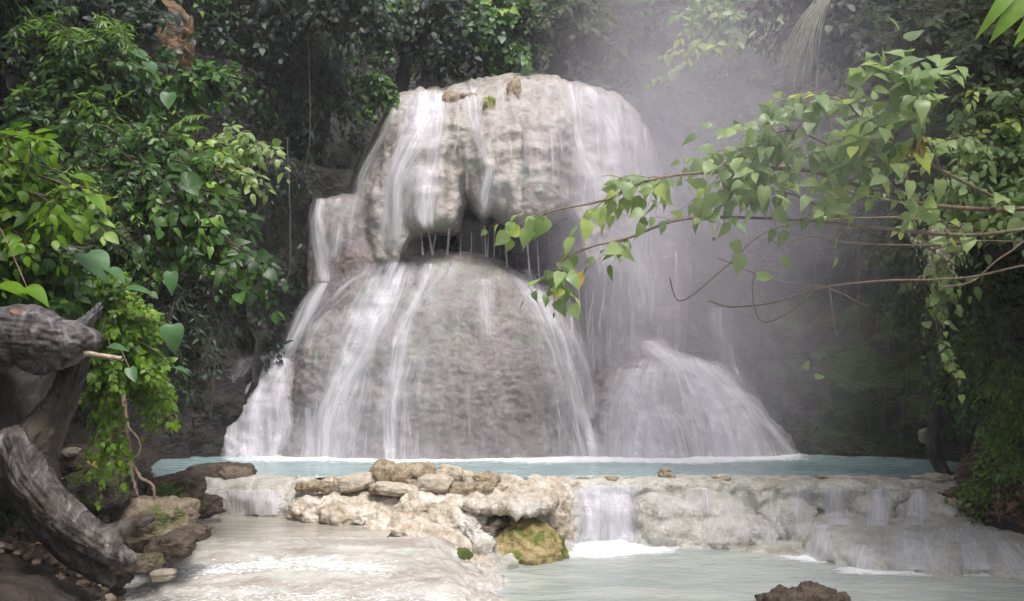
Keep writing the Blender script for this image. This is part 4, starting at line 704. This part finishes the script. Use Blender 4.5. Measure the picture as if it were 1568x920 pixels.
wood('hollow_back', [[(-120, 560, 5.9, 50), (-60, 640, 5.9, 60), (-10, 690, 5.8, 50), (40, 730, 5.6, 40)], [(-60, 540, 5.8, 60), (20, 600, 6.0, 60), (30, 680, 5.9, 50)]], 'driftdark', .016, 'dark rotten hollow behind the neck')
wood('root', [[(28, 680, 5.42, 30), (50, 735, 5.38, 30), (92, 785, 5.35, 28), (134, 818, 5.35, 26), (166, 838, 5.35, 22), (196, 856, 5.34, 12)], [(120, 812, 5.36, 24), (160, 818, 5.38, 18), (196, 806, 5.4, 15), (232, 795, 5.42, 10)]], 'driftroot', label='long pale split root forking at its end')
wood('root', [[(50, 745, 5.5, 32), (86, 800, 5.48, 34), (118, 838, 5.45, 28), (144, 866, 5.43, 18), (166, 890, 5.4, 8)]], 'driftdark', label='brown underside root ending in a point')
cord('stick', 'pale peeled stick jutting out from under the driftwood head', 'stick', [[(112, 537, 5.3), (150, 544, 5.25), (188, 549, 5.2)]], [.021], 'stick')
def fallen(name, label, c, d, n, size, m, grp=None):
    mb = MB(); leaves(mb, [c], [d], [n], size, 'oval', fold=.5, droop=.5, val=np.array([.8])); return tag(recentre(obj(name, mb.mesh(name), M[m])), label, 'leaf', grp)
fallen('dead_leaf', 'curled brown leaf lying on top of the driftwood head', P(14, 475, 5.22), (1, .1, -.35), (0.1, -.6, 1), .15, 'leaf_dead')
fallen('dead_leaf', 'tan dead leaf lying on the bank above the mossy boulder', P(132, 706, 8.1), (1, .1, -.45), (0.1, -.6, 1), .17, 'leaf_yellow')

# ---- ground cover clinging to the cliffs (nobody could count these leaves)
def clad(name, cliff_obj, n, size, kind, m, keep, lift=.12, down=.6, hang=0.0):
    v = getv(cliff_obj.data); nn = getn(cliff_obj.data); c = np.array([0, 8, 4.0]); nn = np.where(((c-v)*nn).sum(1)[:, None] < 0, -nn, nn)
    w = np.clip(keep(v), 0, 1); w = w/w.sum(); i = rng.choice(len(v), n, p=w); p = v[i]+nn[i]*rng.uniform(.0, lift, (n, 1))+rng.normal(0, .05, (n, 3))
    d = nn[i]*.5+np.array([0, 0, -down])+rng.normal(0, .35, (n, 3)); up = nn[i]*.7+np.array([0, 0, .8])+rng.normal(0, .3, (n, 3)); mb = MB()
    leaves(mb, p, d, up, size*np.clip(rng.normal(1, .3, n), .4, 1.8), kind); o = struct(name, mb.mesh(name), M[m], 'stuff'); return o
def px_of(v): 
    x, y, z = v[:, 0], v[:, 1], v[:, 2]-CAMZ; dy = y*cp+z*sp; dz = -y*sp+z*cp; return 784+F*x/dy, 460-F*dz/dy
def patchy(v, s, t=.0, k=6): return np.clip((fbm(v*s, 3)-t)*k, 0, 1)
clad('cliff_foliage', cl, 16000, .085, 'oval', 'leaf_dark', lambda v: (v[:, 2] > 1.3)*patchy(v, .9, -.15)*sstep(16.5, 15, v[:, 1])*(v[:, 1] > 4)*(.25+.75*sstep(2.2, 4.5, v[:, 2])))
clad('cliff_foliage', cl, 5000, .15, 'oval', 'leaf', lambda v: (v[:, 2] > 4)*patchy(v+7, .8, .15)*(v[:, 1] > 6), .35)
clad('cliff_foliage', ct, 26000, .075, 'oval', 'leaf_moss', lambda v: (v[:, 2] > 1.0)*patchy(v, .9, -.2)*sstep(16.2, 13.6, v[:, 1])*(v[:, 1] > 3), .15)
clad('cliff_foliage', ct, 6000, .13, 'oval', 'leaf', lambda v: (v[:, 2] > 2.5)*patchy(v+9, .8, .1)*sstep(13.5, 12, v[:, 1])*(v[:, 1] > 4), .4)
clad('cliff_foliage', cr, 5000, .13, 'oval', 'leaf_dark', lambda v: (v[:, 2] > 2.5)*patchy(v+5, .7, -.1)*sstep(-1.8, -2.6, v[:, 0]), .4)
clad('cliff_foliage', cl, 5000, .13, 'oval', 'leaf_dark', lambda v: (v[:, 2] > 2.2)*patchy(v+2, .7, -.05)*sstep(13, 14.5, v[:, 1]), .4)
clad('cliff_foliage', cr, 9000, .19, 'oval', 'leaf_dark', lambda v: (v[:, 2] > 8.0)*patchy(v+3, .6, -.25)*sstep(5.5, 3.0, v[:, 0]), .6)
clad('cliff_foliage', cr, 5000, .18, 'oval', 'leaf_moss', lambda v: (v[:, 2] > 6.0)*patchy(v+3, .6, .1)*sstep(3, 5, v[:, 0]), .5)

# ---- forest above the falls
def tree(label, x, ybase, ytop, Y, lobes, m, size=.2, kind='oval', thick=.07, nst=26, group='trees above the falls', lean=0):
    b = P(x, ybase, Y); t = P(x+lean, ytop, Y); shrub('forest_tree', label, 'tree', b, lobes, nst, 9, 10, size, kind, m, 'bark_dark', group, .4, .8, (0, -.4, 0), 'limb', 'crown', thick=thick, trunk=[b*.5+t*.5+np.array([.1, 0, 0]), t])
tree('dark tree with a leaning trunk at the upper left, beside the sprigs', 330, 200, 60, 19.0, [(350, 50, 70, 60, 18.4, .8), (420, 130, 60, 50, 18.6, .6)], 'leaf_dark', lean=30)
tree('dark tree with blue-green leaves left of the waterfall rim', 470, 230, 80, 19.5, [(470, 70, 70, 60, 19.0, .8), (440, 190, 70, 50, 18.8, .6), (520, 160, 50, 40, 18.9, .5)], 'leaf_dark', lean=10)
tree('tree with bright yellow-green leaves glowing behind a dark trunk above the rim', 612, 145, 40, 20.5, [(625, 60, 40, 44, 20.6, .5), (600, 20, 60, 40, 20.0, .8), (560, 60, 30, 30, 20.0, .5)], 'leaf', lean=6)
tree('tree with a thick dark trunk standing over the left part of the rim', 660, 140, 30, 20.2, [(680, 30, 50, 40, 19.6, .8), (700, 80, 40, 36, 19.8, .5)], 'leaf_dark', lean=-4, thick=.11)
tree('tree with round pale leaves just left of the highest point of the rim', 770, 125, 30, 20.0, [(780, 60, 44, 44, 19.6, .6), (760, 20, 60, 30, 19.6, .8), (805, 80, 24, 26, 19.4, .4)], 'leaf', kind='heart', size=.19)
tree('thin misty tree above the highest point of the rim', 850, 120, 20, 20.0, [(860, 30, 50, 40, 19.6, .6), (900, 60, 30, 30, 19.6, .4)], 'leaf_moss')
tree('tree crown overhanging the top edge between the left cliff and the falls', 520, 60, -40, 18.0, [(520, 10, 80, 30, 17.5, .8), (440, 10, 60, 30, 17.4, .6)], 'leaf_dark')
shrub('hanging_creeper', 'column of round pale leaves hanging left of the waterfall rim', 'creeper', P(560, 110, 18.6), [(558, 150, 12, 34, 18.2, .1), (590, 145, 14, 10, 18.2, .1)], 16, 5, 8, .17, 'heart', 'leaf', tl=.3, droop=.9, thick=.012, bark='vine')

# ---- right side
RBANK = [('cliff_shrub', 'misty shrub drooping from the top edge right of the falls', [(1100, 30, 70, 30, 13.5, .5), (1070, 95, 40, 20, 13.4, .3)], P(1230, 10, 15), 'leaf_mist', .2, 16),
 ('cliff_shrub', 'dark leafy shrub along the top edge near the hanging strands', [(1180, 20, 60, 40, 11.5, .4), (1290, 30, 60, 50, 10.8, .5)], P(1380, 30, 12), 'leaf_dark', .15, 22),
 ('cliff_shrub', 'dense shrub filling the top right corner under the bright frond', [(1400, 40, 80, 50, 9.4, .5), (1500, 90, 70, 60, 9.0, .5), (1350, 100, 50, 30, 9.8, .4)], P(1600, 120, 9.6), 'leaf_moss', .13, 36),
 ('cliff_shrub', 'green shrub at the right edge beside the withered leaf', [(1500, 220, 70, 60, 8.6, .5), (1440, 290, 60, 50, 9.0, .4), (1530, 330, 50, 60, 8.4, .4), (1480, 150, 60, 30, 8.8, .4)], P(1640, 300, 9.2), 'leaf_mist', .12, 34),
 ('cliff_shrub', 'dim shrub on the mossy wall at the right edge, below the green one', [(1500, 430, 60, 50, 9.4, .3), (1530, 520, 50, 50, 9.2, .3)], P(1640, 480, 9.8), 'leaf_moss', .10, 30),
 ('cliff_shrub', 'yellow-green mossy bush low on the right wall above the leaf litter', [(1550, 580, 34, 60, 10.8, .3), (1556, 665, 26, 50, 11.0, .2)], P(1630, 640, 11.2), 'fern', .08, 34)]
RBANK += [('cliff_shrub', 'tangled dim shrub behind the slim leaning tree on the right bank', [(1480, 540, 40, 60, 12.0, .4), (1500, 620, 34, 50, 11.8, .3)], P(1580, 560, 12.6), 'leaf', .11, 26),
 ('cliff_shrub', 'small bright shrub sprouting between stones at the foot of the right bank', [(1510, 748, 22, 14, 11.6, .1)], P(1520, 775, 11.7), 'leaf_bright', .07, 8),
 ('cliff_shrub', 'olive leafy shrub draping the wall above the slim tree', [(1400, 430, 50, 40, 12.2, .4), (1360, 380, 40, 30, 12.4, .3)], P(1500, 400, 13), 'leaf_moss', .13, 20)]
for nm, lab, ell, rt_, m, sz, ns in RBANK: shrub(nm, lab, 'shrub', rt_, ell, ns, 9, 12, sz, 'oval', m, out=(-.35, -.45, .1), tl=.5)
shrub('hanging_creeper', 'thin column of light green leaves hanging in front of the right trunk', 'creeper', P(1440, 340, 9.0), [(1440, 400, 10, 40, 8.8, .1), (1436, 480, 6, 40, 8.8, .06), (1444, 560, 6, 34, 8.8, .06)], 14, 3, 6, .1, 'heart', 'leaf_mist', tl=.2, droop=1.0, thick=.008, bark='vine')
shrub('silver_sprig', 'cluster of tiny silvery leaves on the right, below the withered leaf', 'sprig', P(1450, 350, 7.6), [(1420, 362, 36, 16, 7.3, .2), (1425, 410, 22, 30, 7.3, .2)], 10, 4, 6, .045, 'oval', 'straw', tl=.14, thick=.006, bark='vine', droop=.8)
tr_ = thing('bank_tree', 'slim dark leaning tree with a forked trunk on the right bank', 'tree', P(1440, 725, 13.2)); mb = MB()
for p, r in [([(1446, 728, 13.2), (1430, 690, 13.3), (1432, 640, 13.4), (1440, 600, 13.4), (1458, 540, 13.4), (1462, 450, 13.3), (1470, 330, 13.2)], .11), ([(1436, 610, 13.4), (1418, 560, 13.6), (1402, 480, 13.8), (1398, 380, 13.9)], .06), ([(1478, 700, 13.0), (1484, 620, 13.2), (1490, 540, 13.4)], .05), ([(1500, 700, 12.9), (1480, 660, 13.1), (1470, 600, 13.3)], .04), ([(1470, 735, 12.9), (1446, 718, 13.1), (1432, 690, 13.3)], .06)]:
    tube(mb, spline([P(*q) for q in p], 40)+.03*fbm(np.linspace(0, 7, 40)[:, None]+np.array([[rnd.uniform(0, 99), 0, 3]]), 3)[:, None]*np.array([1, 1, .2]), np.linspace(r, r*.55, 40), 9)
obj('trunk', mb.mesh('trunk'), M['bark_dark'], tr_)
L = []; TW = MB()
for k in range(16): sprig(L, TW, P(1465+rnd.uniform(-50, 50), 380+rnd.uniform(-60, 60), 13.2), rng.normal(0, 1, 3)+[0, -.5, 0], .7, 10, .14, 'oval')
fo_ = MB(); flush(L, fo_, 'oval'); obj('crown', fo_.mesh('crown'), M['leaf_moss'], tr_); obj('limb', TW.mesh('limb'), M['bark_dark'], tr_)
# leaf litter on the right bank
mb = MB(); n = 4200; x = rng.uniform(6.2, 8.6, n); y = rng.uniform(10.6, 13.6, n); z = ground_z(x, y)+rng.uniform(0, .14, n); ok = (z > .35)
d = rng.normal(0, 1, (n, 3))*[1, 1, .3]; leaves(mb, np.stack([x, y, z+.05], -1)[ok], d[ok], (np.array([-.3, -.3, 1])+rng.normal(0, .45, (n, 3)))[ok], (.10*np.clip(rng.normal(1, .3, n), .5, 1.8))[ok], 'small', fold=.4, droop=.5)
struct('leaf_litter', mb.mesh('leaf_litter'), M['leaf_dead'], 'stuff')
mb = MB(); n = 500; x = rng.uniform(-6, -2.9, n); y = rng.uniform(5.8, 10.5, n); z = ground_z(x, y)+rng.uniform(0, .05, n); ok = (x < np.interp(y, YE, XE)-.15)
d = rng.normal(0, 1, (n, 3))*[1, 1, .3]; leaves(mb, np.stack([x, y, z+.08], -1)[ok], d[ok], (np.array([.3, -.3, 1])+rng.normal(0, .45, (n, 3)))[ok], (.09*np.clip(rng.normal(1, .3, n), .5, 1.8))[ok], 'small', fold=.4, droop=.5)
struct('leaf_litter', mb.mesh('leaf_litter'), M['leaf_dead'], 'stuff')

def rubble(n, xr_, yr_, cond, m, smin=.015, smax=.06):
    mb = MB(); x = rng.uniform(*xr_, n); y = rng.uniform(*yr_, n); k = cond(x, y); x, y = x[k], y[k]; z = ground_z(x, y)
    b = MB(); blob(b, (0, 0, 0), (1, 1, 1), 2.8, 0, 5); bv_ = np.concatenate(b.v); bf = np.concatenate(b.f)
    for i in range(len(x)):
        s = smin+(smax-smin)*rng.beta(1.2, 3); A = rng.normal(size=(3, 3)); Q, _ = np.linalg.qr(A); v = (bv_*(1+.5*rng.uniform(-.5, .5, (len(bv_), 1))))@Q*np.array([s, s, s*.7]); mb.add(v+[x[i], y[i], z[i]+s*.3+.05], bf)
    return struct('rubble', mb.mesh('rubble', False), m, 'stuff')
rubble(1500, (-5.6, -2.4), (5.2, 12), lambda x, y: x < np.interp(y, YE, XE)+.02, M['brown_rock'])
rubble(260, (-5.2, -2.4), (6.5, 12), lambda x, y: np.abs(x-np.interp(y, YE, XE)) < .18, M['tan_rock'], .02, .07)
rubble(260, (6.2, 9), (10.3, 14), lambda x, y: x > np.interp(y, YR, XR), M['brown_rock'], .02, .08)
# the overhanging branch with heart-shaped leaves
BR = thing('overhanging_branch', 'long branch of pale heart-shaped leaves reaching in from the right across the falls', 'branch', P(1640, 330, 6.0))
TW = MB(); L = []
mains = [[(2020, 330, 7.2), (1700, 300, 6.6), (1560, 320, 6.4), (1400, 310, 6.2), (1240, 262, 6.0), (1130, 262, 5.9), (1010, 272, 5.8), (930, 305, 5.7), (850, 322, 5.6), (815, 338, 5.6)],
 [(1990, 380, 7.2), (1640, 350, 6.4), (1480, 360, 6.3), (1310, 345, 6.1), (1190, 335, 6.0), (1050, 335, 5.9), (960, 365, 5.8), (905, 378, 5.7), (860, 400, 5.65), (852, 432, 5.6)],
 [(1560, 320, 6.4), (1440, 260, 6.1), (1330, 190, 5.8), (1290, 150, 5.7), (1250, 140, 5.6)], [(1440, 260, 6.1), (1400, 170, 5.7), (1390, 120, 5.5)], [(1400, 310, 6.2), (1300, 240, 6.0), (1210, 200, 5.9), (1150, 230, 5.8)],
 [(1240, 262, 6.0), (1180, 240, 5.9), (1110, 262, 5.8)], [(1310, 345, 6.1), (1220, 300, 6.0), (1170, 290, 5.9)], [(1400, 310, 6.2), (1360, 230, 6.1), (1290, 210, 5.9)]]
cv = [spline([P(*q) for q in p], 60) for p in mains]
for s, r in zip(cv, (.024, .018, .014, .01, .012, .008, .008, .008)): tube(TW, s, np.linspace(r, .004, 60), 6)
def leafy(s, i0, i1, n, tl, nl, size, droop=.5):
    for k in range(n):
        i = int(rng.uniform(i0, i1)); sprig(L, TW, s[i], unit(s[min(i+2, 59)]-s[max(i-2, 0)])*.8+rng.normal(0, .6, 3)+[-.25, -.1, .05], tl*rng.uniform(.6, 1.3), nl, size, 'heart', droop, r0=.004, up=(0, -.75, .7))
leafy(cv[0], 28, 59, 20, .30, 5, .13, .4); leafy(cv[0], 8, 34, 18, .46, 5, .135, .35); leafy(cv[1], 40, 59, 8, .2, 4, .12, .5); leafy(cv[1], 12, 40, 9, .34, 3, .11, .4); leafy(cv[2], 15, 59, 24, .55, 5, .15, .35); leafy(cv[3], 20, 59, 14, .45, 5, .16, .35)
leafy(cv[4], 10, 59, 25, .5, 5, .13, .35); leafy(cv[5], 5, 59, 9, .4, 5, .125, .4); leafy(cv[6], 5, 59, 8, .4, 5, .125, .4); leafy(cv[7], 5, 59, 16, .5, 5, .13, .35)
fo_ = MB(); flush(L, fo_, 'broad', droop=.35); obj('leaves', fo_.mesh('leaves'), M['leaf_mist'], BR)
obj('twig', TW.mesh('twig'), M['vine'], BR)
mb = MB(); s_ = [(1395, 130, 60, -105, 45), (1310, 125, 56, -130, 60), (1345, 102, 50, 160, 70), (1440, 118, 44, -20, 60), (1170, 302, 36, -95, 55), (1140, 350, 24, -30, 60), (1425, 145, 50, -40, 55), (1375, 150, 36, -120, 60), (1205, 305, 30, -20, 65)]
for x, y, w, a, tl_ in s_:
    c = P(x, y, 5.45); sz = w*5.45/F; d = np.array([math.cos(R(a)), -.2, math.sin(R(a))]); leaves(mb, [c-unit(d)*sz*.5], [d], [(0.05, -math.cos(R(tl_)), math.sin(R(tl_)))], sz, 'heart', val=np.array([.3]))
o = obj('leaves', mb.mesh('leaves'), M['leaf_mist'], BR); o['label'] = 'largest pale heart leaves on the branch'
# bare twigs below the branch
for k, (lab, pts, r) in enumerate([('long bare tan twig curving along below the leafy branch', [(1960, 420, 7.3), (1640, 400, 6.9), (1480, 425, 6.8), (1350, 430, 6.7), (1260, 440, 6.6), (1190, 462, 6.5), (1120, 470, 6.4), (1085, 460, 6.4)], .010),
  ('bare twig ending in a little dark knot in front of the mist', [(1420, 330, 6.8), (1200, 345, 6.6), (1110, 410, 6.5), (1060, 452, 6.4), (1036, 458, 6.4), (1026, 425, 6.4)], .008), ('fine bare twig curling under the long tan one', [(1250, 440, 6.6), (1220, 470, 6.5), (1180, 492, 6.5), (1160, 485, 6.5), (1152, 440, 6.5), (1158, 415, 6.5)], .007),
  ('arching bare twig near the withered leaf, dark reddish', [(1960, 350, 7.3), (1640, 330, 6.9), (1440, 318, 6.8), (1360, 306, 6.7), (1290, 290, 6.6), (1240, 270, 6.6), (1236, 256, 6.6)], .010), ('looping bare twig between the leafy branch and the wall', [(1940, 400, 7.4), (1560, 370, 7.2), (1420, 375, 7.0), (1300, 372, 6.8), (1250, 360, 6.7), (1190, 372, 6.7), (1182, 350, 6.7)], .008),
  ('bare twig rising to the right edge under the green shrub', [(1940, 370, 7.4), (1640, 350, 7.0), (1540, 390, 7.0), (1490, 430, 7.0), (1440, 440, 7.0)], .010), ('thin hanging twig with pale tips over the dark wall', [(1270, 440, 7.2), (1278, 500, 7.2), (1283, 515, 7.2)], .006), ('straight bare twig slanting down right of the knot twig', [(1100, 395, 6.9), (1190, 430, 6.9), (1265, 440, 6.9), (1330, 470, 6.9)], .007)]):
    cord('bare_twig', lab, 'twig', [pts], [r], 'vine', 'bare twigs below the overhanging branch')
# small light leaves standing alone
for lab, x, y, w, a in [('single yellow-green leaf hanging beneath the branch, above the knot twig', 1132, 405, 30, -100), ('small yellow-green leaf left of the lone hanging one', 1130, 380, 26, -60), ('pale leaf pair tip on the curling twig', 1172, 425, 26, -10), ('orange-spotted leaf at the low tip of the branch', 852, 448, 22, -90), ('crumpled dull leaf beside the orange-spotted one', 884, 432, 30, -90), ('round olive leaf with brown rim under the withered leaf', 1440, 292, 34, -90), ('small pale leaf over the dark wall', 1236, 558, 14, 60), ('narrow pale leaf on the dark wall', 1256, 576, 16, 5)]:
    Y_ = 6.2 if y < 500 else 13.5; c = P(x, y, Y_); mb = MB(); d = np.array([math.cos(R(a)), -.1, math.sin(R(a))]); sz = w*Y_/F
    leaves(mb, [c-unit(d)*sz*.5], [d], [(.1, -.8, .5)], sz, 'heart', val=np.array([.6])); tag(recentre(obj('leaf', mb.mesh('leaf'), M['leaf_yellow' if ('orange' in lab or 'crumpled' in lab) else 'leaf_mist'])), lab, 'leaf')
WL = thing('withered_leaf', 'crumpled golden dead leaf cluster hanging among the right leaves', 'leaf', P(1400, 238, 5.7)); mb = MB()
n = 9; leaves(mb, P(1405+rng.uniform(-10, 10, n), 212+rng.uniform(-4, 4, n), 5.7), np.array([0, 0, -1])+rng.normal(0, .25, (n, 3)), rng.normal(0, 1, (n, 3))+[0, -1, 0], .17, 'lance', fold=1.5, droop=.1); leaves(mb, [P(1402, 208, 5.68)], [(.9, 0, -.2)], [(0, -.6, 1)], .12, 'oval')
obj('leaf_blade', mb.mesh('leaf_blade'), M['leaf_yellow'], WL)
# plume of pale strands hanging from the top
HP = thing('hanging_plume', 'pale brush of dry palm strands hanging from the top edge on the right', 'palm frond', P(1230, 0, 9.0)); mb = MB()
for k in range(46):
    a = rnd.uniform(-1, 1); x0 = 1258+rnd.uniform(-10, 14); tube(mb, spline([P(x0+25, -40, 9.3), P(x0, 0, 9.1), P(x0-22+14*a, 45+rnd.uniform(-8, 8), 9.0), P(x0-38+26*a, rnd.uniform(85, 140), 8.95)], 14), np.linspace(.009, .002, 14), 4, rnd.random())
obj('strand_bundle', mb.mesh('strand_bundle'), M['straw'], HP)
PF = thing('palm_frond', 'bright yellow-green frond tip poking in at the top right corner', 'palm frond', P(1640, -40, 4.5)); mb = MB()
for a, b, w in [((1562, -30), (1504, 36), 26), ((1590, -26), (1522, 44), 22), ((1620, -10), (1556, 34), 16), ((1600, 0), (1562, 60), 16)]:
    c0, c1 = P(*a, 4.5), P(*b, 4.3); leaves(mb, [c0], [c1-c0], [(.2, -.8, .6)], np.linalg.norm(c1-c0)*.72, 'lance', val=np.array([.7]))
tube(mb, spline([P(2280, -60, 5.2), P(1850, -80, 4.8), P(1640, -30, 4.6), P(1560, -20, 4.5)], 20), np.linspace(.02, .006, 20), 6, .5)
for k in range(12):
    c0 = P(1640+k*45, -32-k*3, 4.6+.04*k); leaves(mb, [c0], [(-.3, -.2, -.5 if k % 2 else .5)], [(.2, -.8, .6)], .42, 'lance', val=np.array([.5]))
obj('leaflet_blades', mb.mesh('leaflet_blades'), M['leaf_bright'], PF)
# roots hanging on the rear wall
for k, (x, y0, y1, Y, lab) in enumerate([(1310, 330, 600, 14.8, 'long straight aerial root on the dark wall, farthest from the tree'), (1356, 300, 660, 14.4, 'long aerial root on the dark wall, between the straight one and the tree'), (1250, 200, 420, 15.5, 'faint aerial root in the mist above the right end of the pool'), (1412, 350, 560, 13.6, 'aerial root hanging beside the crown of the slim tree'), (325, 420, 640, 15.2, 'pale aerial root on the dark wall left of the side mound'), (470, 120, 260, 17.4, 'aerial root in the dark above the side shelf'),(1385, 480, 640, 14.2, 'thin aerial root left of the slim tree'), (1340, 430, 520, 14.6, 'short aerial root over the misty wall'), (440, 330, 440, 16.8, 'aerial root on the dark wall near the side shelf')]):
    cord('aerial_root', lab, 'root', [[(x, y0-120, Y), (x+5, (y0+y1)/2, Y-.1), (x-3, y1, Y-.1)]], [.015], 'bark')

# ================================================================= AIR: haze, spray and an added lens veil
def vol_box(name, lo_, hi_, mat):
    c = [(x, y, z) for x in (lo_[0], hi_[0]) for y in (lo_[1], hi_[1]) for z in (lo_[2], hi_[2])]; f = [(0, 1, 3, 2), (4, 6, 7, 5), (0, 4, 5, 1), (2, 3, 7, 6), (0, 2, 6, 4), (1, 5, 7, 3)]
    return struct(name, mesh(name, c, f, False), mat, 'stuff')
t = NT('mist_and_lens_veil'); pv = t.n('VolumePrincipled'); pv.inputs['Color'].default_value = (.92, .87, .97, 1); pv.inputs['Anisotropy'].default_value = .2
g = t.n('NewGeometry')
def lobe(c, r, k):
    m = t.n('Mapping'); m.inputs['Location'].default_value = tuple(-a/b for a, b in zip(c, r)); m.inputs['Scale'].default_value = tuple(1/b for b in r); t.l(g.outputs['Position'], m.inputs[0])
    ln = t.n('VectorMath'); ln.operation = 'LENGTH'; t.l(m.outputs[0], ln.inputs[0]); return t.math('MULTIPLY', t.mr(ln.outputs['Value'], 1, 0, 0, 1, True), k)
def lobe_at(px, py, Y, r, k): return lobe(P(px, py, Y), r, k)
a = lobe_at(1060, 220, 13.5, (3.2, 4.5, 5.0), .75); h_ = lobe_at(760, 700, 15.6, (6.2, 1.3, .8), 1.2); b = lobe_at(1110, 580, 14.5, (2.9, 3.0, 2.4), 1.5); c_ = lobe_at(980, 380, 15.0, (1.9, 2.2, 3.6), 1.0); e_ = lobe_at(480, 660, 15.4, (2.0, 1.5, 1.0), .5); lens_veil = lobe_at(1050, 270, 7.5, (2.0, 4.2, 2.8), 1.5)  # the last lobe is added to imitate veiling light near the lens
dn = t.math('MULTIPLY', t.math('ADD', t.math('ADD', t.math('ADD', a, h_), b), t.math('ADD', t.math('ADD', c_, e_), lens_veil)), MIST_D); t.l(dn, pv.inputs['Density']); t.l(pv.outputs[0], t.out.inputs['Volume'])
vol_box('mist', (-4.5, 3.6, .02), (7.5, 19.0, 14), t.m)
t = NT('thin_haze'); pv = t.n('VolumePrincipled'); pv.inputs['Color'].default_value = (.94, .92, .97, 1); pv.inputs['Density'].default_value = HAZE_D; t.l(pv.outputs[0], t.out.inputs['Volume'])
vol_box('haze', (-230, -230, -1.6), (230, 230, 19), t.m)
